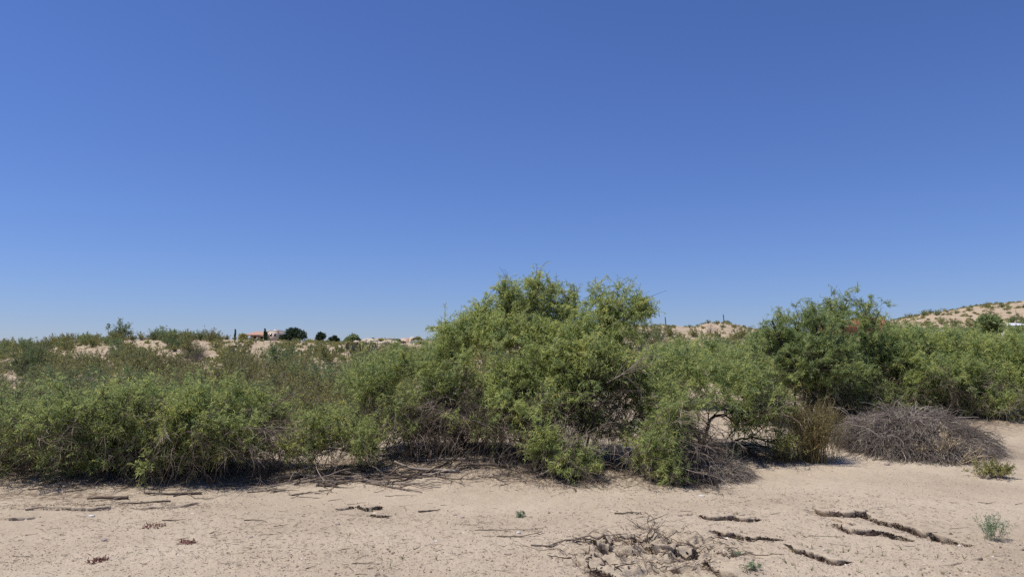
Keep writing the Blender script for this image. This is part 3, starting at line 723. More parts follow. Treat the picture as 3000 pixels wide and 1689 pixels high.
#@@REST@@
# ------------------------------------------------------------------ hillside shrubs
def shrub_mesh(kind, seed, near=False):
    """vase-shaped desert shrub, about 1.3 m tall, as (stem V,F,T), (leaf V,F,T)"""
    rng = np.random.RandomState(seed)
    ns = 44 if near else 30
    az = rng.uniform(0, 2 * math.pi, ns); tl = rng.uniform(.1, .95, ns) ** .8
    D = np.stack([np.cos(az) * np.sin(tl), np.sin(az) * np.sin(tl), np.cos(tl)], 1)
    p0 = np.concatenate([rng.normal(0, .07, (ns, 2)), np.full((ns, 1), -.05)], 1)
    Ln = rng.uniform(.75, 1.35, ns) * (1.08 - .25 * tl)
    pl = arcs(p0, D, Ln, rng.uniform(-.25, .4, ns), 7, rng, .12)
    parts = []
    V, Fq = arc_tubes(pl, .012 if not near else .009, .003); parts.append((V, Fq, np.repeat(rng.uniform(.3, .8, ns), 21)))
    m = ns * (9 if near else 6)
    a = rng.randint(0, ns, m); b = rng.randint(2, 8, m); b = np.minimum(b, 7)
    st = pl[a, b]; dr = norm(norm(pl[a, b] - pl[a, b - 1]) + rng.normal(0, .5, (m, 3)) + [0, 0, .25])
    p2 = arcs(st, dr, rng.uniform(.2, .42, m), -.2, 3, rng, .2)
    V, Fq = arc_tubes(p2, .005, .002); parts.append((V, Fq, np.repeat(rng.uniform(.3, .8, m), 9)))
    W = join(parts)
    if kind == 'bare':
        return W, None
    k = 5 if not near else 9
    LPs, LDs = [], []
    for i in range(k):
        j = rng.randint(0, 3, m); f = rng.rand(m, 1)
        q = p2[np.arange(m), j] * (1 - f) + p2[np.arange(m), j + 1] * f
        for _ in range(2):
            LPs.append(q + rng.normal(0, .012, q.shape)); LDs.append(norm(rng.normal(0, .8, q.shape) + (dr * .6) + [0, 0, .3 if kind != 'green' else -.2]))
    LPs = np.concatenate(LPs); LDs = np.concatenate(LDs); n = len(LPs)
    Lf = (.075, .05) if not near else (.036, .02)
    if kind == 'green': Lf = (.13, .03) if not near else (.09, .013)
    tone = np.clip(.45 + .25 * fbm(LPs[:, 0] * 3 + seed, LPs[:, 2] * 3, 2) + rng.normal(0, .17, n), 0, 1)
    lv, lf = strips(LPs, LDs, rng.uniform(.6, 1.3, n) * Lf[0], rng.uniform(.6, 1.2, n) * Lf[1], .2, rng)
    return W, (lv, lf, np.repeat(tone, 2))
WOOD_GREY = wood_mat("grey_stem", [(0.0, (0.06, 0.048, 0.044)), (0.5, (0.13, 0.108, 0.10)), (1.0, (0.26, 0.22, 0.20))])
LEAF_GREEN2 = leaf_mat("hill_mesquite_leaf", [(0.0, (0.13, 0.19, 0.075)), (0.5, (0.21, 0.27, 0.10)), (1.0, (0.33, 0.36, 0.14))], 0.35, var=.2)
PROTO = {}
def proto_meshes(kind, seed, near):
    W, Lf = shrub_mesh(kind, seed, near)
    lm = {'creo': LEAF_CREO, 'green': LEAF_GREEN2}.get(kind)
    if near:
        a = build("stems", W[0], W[1], WOOD_GREY, None, W[2]); b = build("foliage", Lf[0], Lf[1], lm, None, Lf[2])
        out = (a.data, b.data)
        bpy.data.objects.remove(a); bpy.data.objects.remove(b)
    else:
        if Lf is None:
            a = build("shrub", W[0], W[1], WOOD_GREY, None, W[2])
        else:
            V, Fq, T = join([W, Lf])
            a = build("shrub", V, Fq, None, None, T, mats=[WOOD_GREY, lm], midx=np.concatenate([np.zeros(len(W[1])), np.ones(len(Lf[1]))]))
        out = (a.data,)
        bpy.data.objects.remove(a)
    return out
for kd in ('creo', 'green'):
    PROTO[kd, True] = [proto_meshes(kd, 300 + i, True) for i in range(3)]
    PROTO[kd, False] = [proto_meshes(kd, 320 + i, False) for i in range(5)]
PROTO['bare', False] = [proto_meshes('bare', 340 + i, False) for i in range(3)]
BARE = [(225, 1000, 20, 7), (520, 1062, 20, 9), (655, 1075, 26, 9), (700, 1010, 16, 6), (840, 1075, 18, 9), (120, 1012, 18, 5), (980, 1062, 16, 10), (262, 1042, 56, 22), (450, 1014, 70, 8), (395, 1003, 34, 10), (478, 1045, 32, 18), (585, 1010, 34, 14), (770, 1024, 46, 17), (740, 1052, 46, 18), (800, 1000, 30, 5), (880, 1028, 30, 6), (968, 1030, 14, 14),
        (1060, 1042, 55, 12), (1110, 1055, 30, 12), (40, 1110, 70, 18), (15, 1060, 30, 8), (925, 1085, 28, 26), (940, 1115, 45, 25), (900, 1062, 20, 12), (1110, 1010, 70, 8), (1290, 1013, 120, 9), (160, 1040, 40, 7), (330, 1030, 25, 6),
        (230, 1130, 60, 14), (620, 1035, 25, 8), (2000, 972, 34, 6), (2150, 972, 30, 6), (2075, 958, 24, 5), (2060, 992, 40, 5)]
def bare(u, v):
    for (a, b, c, d) in BARE:
        if ((u - a) / c) ** 2 + ((v - b) / d) ** 2 < 1: return True
    return False
def pix(x, y, z):
    t = (z - CAMZ) / y
    b = (t * math.cos(PITCH) - math.sin(PITCH)) / (math.cos(PITCH) + t * math.sin(PITCH))
    return 1500 + F * x / y * (math.cos(PITCH) - b * math.sin(PITCH)), 844.5 - F * b
ZL = {
 'near_creo': ("olive brown creosote bush growing close behind the front mesquites", "creosote bushes just behind the mesquites"),
 'mid_creo': ("olive brown creosote bush halfway up the sandy slope behind the mesquites", "creosote bushes on the middle of the slope"),
 'top_creo': ("small creosote bush along the skyline of the left hill", "creosote bushes on the crest of the left hill"),
 'near_green': ("feathery green shrub low on the slope just behind the front mesquites", "green shrubs just behind the mesquites"),
 'mid_green': ("feathery green shrub halfway up the slope among olive creosote bushes", "green shrubs on the slope"),
 'top_green': ("small green shrub near the crest of the left hill", "green shrubs on the crest of the left hill"),
 'mid_bare': ("leafless grey shrub halfway up the sandy slope behind the mesquites", "leafless shrubs on the slope"),
 'top_bare': ("leafless grey shrub near the crest of the left hill", "leafless shrubs on the crest"),
 'near_bare': ("leafless grey shrub just behind the front mesquites", "leafless shrubs behind the mesquites"),
 'hill_creo': ("small dusty creosote bush on the pale hill below the two utility poles", "bushes on the hill with the utility poles"),
 'hill_green': ("small green shrub on the pale hill below the two utility poles", "green bushes on the hill with the utility poles"),
 'hill_bare': ("leafless grey shrub on the pale hill below the two utility poles", "leafless bushes on the hill with the utility poles"),
 'far_creo': ("dusty bush low in front of the pale right hill, above the right mesquites", "bushes at the foot of the right hill"),
 'far_green': ("green bush low in front of the pale right hill, above the right mesquites", "green bushes at the foot of the right hill"),
 'far_bare': ("leafless grey bush low in front of the pale right hill", "leafless bushes at the foot of the right hill"),
}
LAND = [(130, "at the left edge"), (300, "left of the tallest crest bush"), (430, "below the tallest crest bush"), (560, "around the yucca-like shrub"), (680, "left of the lone cypress"), (810, "below the red tiled house"),
        (900, "below the broad dark tree"), (1000, "beside the narrow sand path"), (1120, "below the grey green ridge tree"), (1270, "below the adobe house"), (9999, "by the tallest tree's left shoulder")]
SHORT = {'near_creo': "olive creosote bush low on the slope", 'near_green': "feathery green shrub low on the slope", 'near_bare': "leafless shrub low on the slope",
         'mid_creo': "olive creosote bush midway up the slope", 'mid_green': "feathery green shrub midway up the slope", 'mid_bare': "leafless grey shrub midway up the slope",
         'top_creo': "small creosote bush on the ridge line", 'top_green': "small green shrub on the ridge line", 'top_bare': "leafless grey shrub on the ridge line"}
NAMES = {'creo': "creosote_bush", 'green': "green_shrub", 'bare': "leafless_shrub"}
def put_shrub(kd, x, y, sc, zone, rng, near, label=None, sq=1.0):
    pm = PROTO[kd, near]; ms = pm[rng.randint(len(pm))]
    lab, grp = ZL[zone + '_' + kd]
    z = H1(x, y)
    if label: lab, grp = label, None
    elif zone == 'far':
        u = pix(x, y, z)[0]
        ph = "right of the red house" if u < 2740 else ("above the low white shed" if u < 2860 else "near the big white roof")
        d = "high on the far right hill" if y > 165 else ("low on the far right hill" if y > 65 else "just behind the right mesquites")
        lab = {'creo': "dusty creosote bush", 'green': "small green shrub", 'bare': "leafless grey shrub"}[kd] + ' ' + d + ' ' + ph; grp = lab
    elif zone == 'hill':
        u = pix(x, y, z)[0]
        ph = "left of the left utility pole" if u < 1930 else ("between the two utility poles" if u < 2100 else ("just below the right utility pole" if u < 2180 else "right of both utility poles"))
        d = "on the crest of the pale hill" if y > 100 else ("on the face of the pale hill" if y > 60 else "at the foot of the pale hill")
        lab = {'creo': "dusty creosote bush", 'green': "small green shrub", 'bare': "leafless grey shrub"}[kd] + ' ' + d + ' ' + ph; grp = lab
    elif zone in ('near', 'mid', 'top'):
        u = pix(x, y, z)[0]
        for lim, ph in LAND:
            if u < lim: break
        lab = SHORT[zone + '_' + kd] + ' ' + ph; grp = lab
    if near:
        o = empty(NAMES[kd], (x, y, z), lab, "bush", grp, rng.uniform(0, 6.28))
        for nm, me in zip(("stems", "foliage"), ms):
            c = bpy.data.objects.new(nm, me); COL.objects.link(c); c.parent = o
    else:
        o = bpy.data.objects.new(NAMES[kd], ms[0]); COL.objects.link(o)
        o.location = (x, y, z); o.rotation_euler = (0, 0, rng.uniform(0, 6.28)); tag(o, lab, "bush", grp)
    if zone in ('near', 'mid') and x < -.02 * y:
        uu, vv = pix(x, y, z); cv = float(np.interp(uu, [0, 130, 320, 600, 700, 1000, 1300], [1012, 998, 985, 986, 997, 1006, 1010]))
        sc = min(sc, max(.28, (vv - cv) / F * y / 1.35))
    o.scale = (sc * sq * rng.uniform(.9, 1.25), sc * sq * rng.uniform(.9, 1.25), sc * rng.uniform(.85, 1.1))
    return o
placed = []
def scatter():
    rng = np.random.RandomState(55)
    bands = [  # y0, y1, u0, u1, count, spacing, size, zone
        (14.5, 19, -80, 1330, 26, 1.2, (.62, .85), 'near'), (19, 29, -100, 1500, 46, 1.5, (.62, .9), 'near'),
        (29, 46, -80, 1500, 60, 1.7, (.6, .95), 'mid'), (46, 62, -80, 1450, 62, 1.7, (.6, .95), 'mid'),
        (62, 76, -60, 1400, 66, 1.6, (.5, .9), 'top'),
        (20, 60, 1850, 2300, 24, 2.2, (.6, .95), 'hill'), (62, 108, 1780, 2330, 70, 2.3, (.6, 1.1), 'hill'), (108, 116, 1830, 2350, 16, 2.5, (.25, .45), 'hill'),
        (22, 60, 2250, 3150, 40, 2.6, (.5, .8), 'far'), (70, 165, 2450, 3080, 34, 4, (.7, 1.3), 'far'), (165, 245, 2500, 3120, 46, 5, (.6, 1.5), 'far')]
    for (y0, y1, u0, u1, cnt, sp, (s0, s1), zone) in bands:
        n = 0; tries = 0
        while n < cnt and tries < cnt * 60:
            tries += 1
            y = math.sqrt(rng.uniform(y0 * y0, y1 * y1)); u = rng.uniform(u0, u1)
            x = (u - 1500) / F * y; z = H1(x, y); pu, pv = pix(x, y, z)
            if bare(pu, pv) or bare(pu, pv - 9): continue
            if any((x - a) ** 2 + (y - b) ** 2 < (sp * (.75 if zone == 'top' else 1)) ** 2 for a, b in placed): continue
            placed.append((x, y)); n += 1
            r = rng.rand()
            kd = 'creo' if r < .58 else ('green' if r < .86 else 'bare')
            if zone == 'near' and kd == 'bare': kd = 'creo'
            if zone == 'top' and r > .8: kd = 'bare' if r > .9 else 'creo'
            k = ((.28 if 700 < pu < 820 or 900 < pu < 1010 else .42) if pu > 640 else 1.0) if zone == 'top' else (.6 if zone == 'mid' and y > 46 and pu > 640 else (.42 if zone == 'hill' and y > 86 else 1.0))
            put_shrub(kd, x, y, k * rng.uniform(s0, s1), zone, rng, zone == 'near' and kd != 'bare')
scatter()
rngm = np.random.RandomState(8)
for (u, v, y, sc, kd, lab) in [
    (345, 990, 66, 1.35, 'green', "largest bush on the left hill crest, standing up above its neighbours"),
    (500, 1020, 55, .8, 'green', "dark spiky yucca-like shrub on bare sand near the left hill crest"),
    (820, 1060, 33, 1.0, 'green', "dark green bushy shrub in the middle of the slope left of the sand path"),
    (980, 1095, 21, .75, 'green', "bright green shrub beside the narrow sand path down the slope"),
    (1045, 1048, 42, 1.0, 'bare', "pale leafless shrub on the bare sand right of the path, near the cactus"),
    (90, 1105, 27, .95, 'green', "dull green rounded shrub above the bare sand at the left edge"),
    (820, 1120, 14.6, .85, 'creo', "tall brownish creosote bush behind the long-branched left mesquite"),
    (1000, 1105, 19, .85, 'creo', "dark brown creosote bush right of the narrow sand path")]:
    x = (u - 1500) / F * y
    put_shrub(kd, x, y, sc, 'top' if y > 50 else 'mid', rngm, kd != 'bare' and y < 30, lab)
rngc = np.random.RandomState(12)
for i in range(30):
    u = -30 + 25 * i + rngc.uniform(-7, 7); y = rngc.uniform(65, 70); x = (u - 1500) / F * y
    if abs(u - 345) < 22: continue
    k = .62 if u < 640 else .34
    put_shrub('creo' if rngc.rand() < .7 else 'green', x, y, k * rngc.uniform(.7, 1.2), 'top', rngc, False)
def far_shrubs():
    """the hundreds of tiny bushes of the far right hill"""
    rng = np.random.RandomState(77)
    n = 520
    y = rng.uniform(165, 262, n); u = rng.uniform(2380, 3250, n); x = (u - 1500) / F * y
    e = 130; ye = rng.uniform(256, 262, e); ue = rng.uniform(2500, 3250, e)
    x = np.concatenate([x, (ue - 1500) / F * ye]); y = np.concatenate([y, ye])
    y2 = rng.uniform(76, 250, 260); u2 = rng.uniform(-100, 1350, 260); x = np.concatenate([x, (u2 - 1500) / F * y2]); y = np.concatenate([y, y2])
    y3 = rng.uniform(58, 112, 330); u3 = rng.uniform(1780, 2420, 330)
    y4 = rng.uniform(20, 74, 900); u4 = rng.uniform(-100, 1500, 900)
    small = np.concatenate([np.zeros(len(x)), np.ones(1230)])
    y5 = np.concatenate([y3, y4]); u5 = np.concatenate([u3, u4]); x = np.concatenate([x, (u5 - 1500) / F * y5]); y = np.concatenate([y, y5])
    z = H(x, y)
    ok = np.array([not (small[i] and bare(*pix(x[i], y[i], z[i]))) for i in range(len(x))])
    x, y, z, small = x[ok], y[ok], z[ok], small[ok]
    P0, Dv, TT, SZ = [], [], [], []
    for i in range(len(x)):
        m = 60; r = rng.uniform(.25, .75) * (1 if rng.rand() < .85 else 1.6)
        if small[i]: r = rng.uniform(.10, .34); m = 70
        elif x[i] < -.055 * y[i] and x[i] > -.4 * y[i] and y[i] < 252: r *= .35
        SZ.append(np.full(m, .3 if not small[i] else .12))
        d = norm(rng.normal(0, 1, (m, 3))); d[:, 2] = np.abs(d[:, 2])
        P0.append(np.array([x[i], y[i], z[i]]) + d * np.array([r, r, r * .85]) * rng.uniform(.3, 1, (m, 1)))
        Dv.append(d + rng.normal(0, .4, d.shape)); TT.append(np.clip(rng.uniform(.1, .7) + rng.normal(0, .12, m), 0, 1))
    P0 = np.concatenate(P0); Dv = np.concatenate(Dv); T = np.concatenate(TT)
    SZ = np.concatenate(SZ); lv, lf = strips(P0, Dv, SZ, SZ * .45, .2, rng)
    o = build("desert_scrub", lv, lf, LEAF_CREO, None, np.repeat(T, 2))
    tag(o, "hundreds of tiny low scrub tufts dotting the slopes and far hills", "scrub", None, "stuff")
far_shrubs()
# ------------------------------------------------------------------ grey brush mounds
def brush_mound(name, label, u, v, y, ru, ry, n, seed, Lr, cen_h, sp=.35):
    rng = np.random.RandomState(seed)
    c = P(u, v, y); rx = ru / F * y
    a = rng.uniform(0, 2 * math.pi, n); r = np.sqrt(rng.rand(n)) * .86
    X = c[0] + np.cos(a) * r * rx; Y = y + np.sin(a) * r * ry
    Z = H(X, Y) + rng.uniform(0, .07, n)
    out = np.stack([np.cos(a) * rx, np.sin(a) * ry, np.zeros(n)], 1); out = norm(out)
    D = out * 1.0 + rng.normal(0, .42, (n, 3)) + np.stack([np.zeros(n), np.zeros(n), rng.uniform(.0, .55, n)], 1)
    pl = arcs(np.stack([X, Y, Z], 1), D, rng.uniform(*Lr, n), rng.uniform(1.0, 2.2, n), 7, rng, .16)
    tn = np.clip(rng.uniform(0.1, .65, n) + .25 * fbm(X * 3, Y * 3, 2) + (rng.rand(n) > .9) * .35, 0, 1)
    tk = rng.choice(n, n // 180); big = arcs(np.stack([X, Y, Z], 1)[tk], D[tk] + [0, 0, .25], rng.uniform(Lr[1] * .8, Lr[1] * 1.7, len(tk)), 1.3, 7, rng, .2)
    sets = [(big, rng.uniform(.006, .012, len(tk)), .004, rng.uniform(.3, 1, len(tk))), (pl, rng.gamma(3, .0015, n) + .0015, .002, tn)]
    m = n * 3; ia = rng.randint(0, n, m); ib = rng.randint(1, 7, m)
    p2 = arcs(pl[ia, ib], norm(pl[ia, ib] - pl[ia, ib - 1]) + rng.normal(0, .5, (m, 3)), rng.uniform(.1, .3, m), 1.0, 3, rng, .2)
    sets.append((p2, .0025, .0014, np.clip(tn[ia] + rng.normal(0, .1, m), 0, 1)))
    parts = []
    for p, r0, r1, t in sets:
        g = H(p[..., 0].ravel(), p[..., 1].ravel()).reshape(p.shape[:2])
        p[..., 2] = np.maximum(p[..., 2], g + .004 + rng.rand(*g.shape) * .03)
        V, Fq = arc_tubes(p, r0, r1); parts.append((V, Fq, np.repeat(t, (p.shape[1] - 1) * 3)))
    V, Fq, t = join(parts)
    o0 = np.array([c[0], y, H1(c[0], y)])
    o = build(name, V - o0, Fq, WOOD_MOUND, None, t); o.location = o0
    return tag(o, label, "dead brush")
brush_mound("brush_mound", "big dome of grey dead stems heaped on the sand at the right", 2680, 1340, 12.3, 215, 1.05, 8200, 61, (.10, .40), .5)
brush_mound("brush_pile", "low grey dead twig clump spilling onto the sand beside the green skirt", 2085, 1400, 10.5, 92, .42, 1700, 62, (.08, .30), .1)
def stem_plant(name, label, cat, u, v, n, hgt, tilt, seed, mat, leafmat=None, leafL=.03, leafW=.008, nleaf=20, sag=.0, r=.003, az0=None, y=None, jit=.08, tone=(.2, .9), fork=2, spread=.05):
    rng = np.random.RandomState(seed)
    p = on_ground(u, v)
    az = rng.uniform(0, 2 * math.pi, n) if az0 is None else rng.uniform(*az0, n)
    tl = rng.uniform(tilt[0], tilt[1], n)
    D = np.stack([np.cos(az) * np.sin(tl), np.sin(az) * np.sin(tl), np.cos(tl)], 1)
    pl = arcs(np.stack([rng.normal(0, spread, n), rng.normal(0, spread, n), np.full(n, -.01)], 1), D, rng.uniform(.6, 1.1, n) * hgt, sag, 6, rng, jit)
    V, Fq = arc_tubes(pl, r, r * .5); parts = [(V, Fq, np.repeat(rng.uniform(*tone, n), 18))]
    m = n * fork; a = rng.randint(0, n, m); b = rng.randint(2, 6, m)
    p2 = arcs(pl[a, b], norm(pl[a, b] - pl[a, b - 1]) + rng.normal(0, .35, (m, 3)), rng.uniform(.2, .45, m) * hgt, sag, 3, rng, jit)
    V, Fq = arc_tubes(p2, r * .6, r * .35); parts.append((V, Fq, np.repeat(rng.uniform(*tone, m), 9)))
    V, Fq, T = join(parts)
    root = empty(name, tuple(p), label, cat)
    build("stems", V, Fq, mat, root, T)
    if leafmat:
        Q = np.repeat(p2[:, 1:].reshape(-1, 3), nleaf // 3 + 1, 0); Q = Q + rng.normal(0, .008, Q.shape)
        Q2 = np.repeat(pl[:, 3:].reshape(-1, 3), nleaf // 4 + 1, 0); Q = np.concatenate([Q, Q2 + rng.normal(0, .008, Q2.shape)])
        Dl = norm(rng.normal(0, .7, Q.shape) + [0, 0, .5])
        lv, lf = strips(Q, Dl, leafL * rng.uniform(.6, 1.3, len(Q)), leafW, .1, rng)
        build("foliage", lv, lf, leafmat, root, np.repeat(np.clip(rng.normal(.5, .22, len(Q)), 0, 1), 2))
    return root
stem_plant("broom_plant", "tall brownish broom-like plant of thin upright stems between the mesquites", "shrub", 2378, 1350, 330, .80, (.0, .50), 71, LEAF_BROOM, LEAF_BROOM, .06, .005, 4, r=.0032, spread=.14, jit=.05)
stem_plant("broom_plant", "short greyish broom-like plant beside the foot of the tall brown one", "shrub", 2300, 1350, 110, .42, (.0, .8), 72, LEAF_BROOM, LEAF_MESQ, .05, .006, 3, r=.0028, spread=.10)
stem_plant("creosote_sprig", "small olive creosote sprig alone on open sand near the right edge", "plant", 2925, 1401, 40, .26, (.1, 1.1), 73, WOOD_GREY, LEAF_CREO, .02, .010, 16, r=.003, spread=.04)
stem_plant("creosote_sprig", "thin sideways olive branch beside the small creosote sprig on the sand", "plant", 2885, 1398, 12, .24, (.5, 1.25), 74, WOOD_GREY, LEAF_CREO, .02, .010, 14, az0=(2.2, 4.2), r=.003, spread=.03)
stem_plant("silvery_weed", "bluish green weed in front of the long cracked sand ledge", "plant", 2905, 1580, 30, .22, (.1, .85), 75, LEAF_BLUE, LEAF_BLUE, .025, .005, 5, r=.0016, spread=.03)
stem_plant("silvery_weed", "tiny grey green weed on the sand below the tallest tree", "plant", 1517, 1514, 12, .06, (.2, 1.1), 76, LEAF_BLUE, LEAF_BLUE, .02, .006, 6, r=.0012, spread=.03)
stem_plant("silvery_weed", "tiny green weed by the right end of the churned sand patch", "plant", 2158, 1630, 9, .05, (.2, 1.1), 77, LEAF_BLUE, LEAF_BLUE, .018, .006, 6, r=.0012, spread=.02)
stem_plant("silvery_weed", "tiny green weed at the bottom of the photo right of the churned sand", "plant", 2205, 1668, 9, .05, (.2, 1.0), 78, LEAF_BLUE, LEAF_BLUE, .018, .006, 6, r=.0012, spread=.02)
stem_plant("straw_weed", "pale straw-coloured dead weed in front of the grey brush mound", "plant", 2757, 1352, 11, .42, (.0, .65), 79, LEAF_STRAW, LEAF_STRAW, .025, .012, 3, az0=(-.6, .6), r=.006, spread=.03, fork=3)
stem_plant("straw_weed", "pale dead weed leaning left over the grey brush mound", "plant", 2735, 1338, 7, .33, (.9, 1.3), 80, LEAF_STRAW, LEAF_STRAW, .025, .010, 3, az0=(2.6, 3.6), r=.005, spread=.02, fork=3)
stem_plant("straw_weed", "flat pale dead weed lying at the right foot of the brush mound", "plant", 2805, 1358, 9, .40, (.9, 1.45), 81, LEAF_STRAW, LEAF_STRAW, .02, .008, 2, az0=(-.5, .5), r=.005, spread=.03, fork=3)
stem_plant("dry_weed", "wispy grey green weed at the feet of the black arching limbs", "plant", 2150, 1345, 30, .26, (.0, .6), 82, LEAF_BLUE, LEAF_BLUE, .02, .005, 4, r=.0018, spread=.06)
# sprouting seedlings on the right-hand sand
def seedlings():
    rng = np.random.RandomState(90)
    for i in range(56):
        u = rng.uniform(2090, 2960); v = rng.uniform(1560, 1686)
        if i < 14: u = rng.uniform(500, 1500); v = rng.uniform(1500, 1680)
        p = on_ground(u, v)
        n = rng.randint(4, 8)
        D = norm(rng.normal(0, .7, (n, 3)) + [0, 0, 1.0])
        pl = arcs(np.zeros((n, 3)), D, rng.uniform(.02, .05, n), .1, 3, rng, .1)
        V, Fq = arc_tubes(pl, .002, .0012)
        o = build("seedling", V, Fq, LEAF_CREO, None, np.repeat(rng.uniform(0, .5, n), 9)); o.location = p
        g = ("tiny olive seedling sprouting on the right hand sand below the cracks", "seedlings on the right hand sand") if i >= 14 else ("tiny dry seedling on the left and middle sand", "dry seedlings on the left and middle sand")
        tag(o, g[0], "seedling", g[1])
seedlings()
# ------------------------------------------------------------------ driftwood and sticks
def stick_mesh(seed, L, r, forks=2, jit=.14, fat=1.0):
    rng = np.random.RandomState(seed)
    segs = 12
    pl = arcs(np.zeros((1, 3)), np.array([[1., 0, 0]]), L, 0, segs, rng, jit)
    pl[..., 2] = np.abs(pl[..., 2]) * .35 + r * .7
    V, Fq = arc_tubes(pl, r * fat, r * .4, 6); parts = [(V, Fq, np.repeat(rng.uniform(.2, .8), segs * 6))]
    for i in range(forks):
        b = rng.randint(2, segs - 1); s = 1 if rng.rand() > .5 else -1
        d = norm(pl[0, b] - pl[0, b - 1]) + np.array([0, s * rng.uniform(.4, 1.1), rng.uniform(-.05, .3)])
        q = arcs(pl[:, b], d[None], L * rng.uniform(.2, .45), .5, 5, rng, jit)
        q[..., 2] = np.maximum(q[..., 2], r * .3)
        V, Fq = arc_tubes(q, r * .6, r * .25, 5); parts.append((V, Fq, np.repeat(rng.uniform(.2, .9), 25)))
    return join(parts)
def stick(u, v, L, r, rz, seed, label, group=None, forks=2, tone=0, name="dead_branch", cat="stick", mat=None, jit=.14, tilt=0):
    V, Fq, T = stick_mesh(seed, L, r, forks, jit)
    p = on_ground(u, v)
    c, s = math.cos(rz), math.sin(rz)
    W = V.copy(); W[:, 0] = V[:, 0] * c - V[:, 1] * s; W[:, 1] = V[:, 0] * s + V[:, 1] * c
    g = H(p[0] + W[:, 0], p[1] + W[:, 1]) - p[2]
    W[:, 2] = V[:, 2] + g + V[:, 0] * tilt
    o = build(name, W, Fq, mat or WOOD_DEAD, None, np.clip(T + tone, 0, 1)); o.location = p
    return tag(o, label, cat, group)
def bin3(u, G, lims, names):
    k = sum(u > l for l in lims); w = {'weathered': 'weathered branch ', 'dry branch fallen along the shaded foot of the left': 'dry fallen branch ', 'dry branch fallen along the shaded foot of the tallest': 'dry fallen branch ',
         'grey root': 'grey root or stick ', 'short thin': 'short thin twig on open sand '}
    for p_, t_ in w.items():
        if G[0].startswith(p_): return (t_ + names[k], t_ + names[k])
    return G
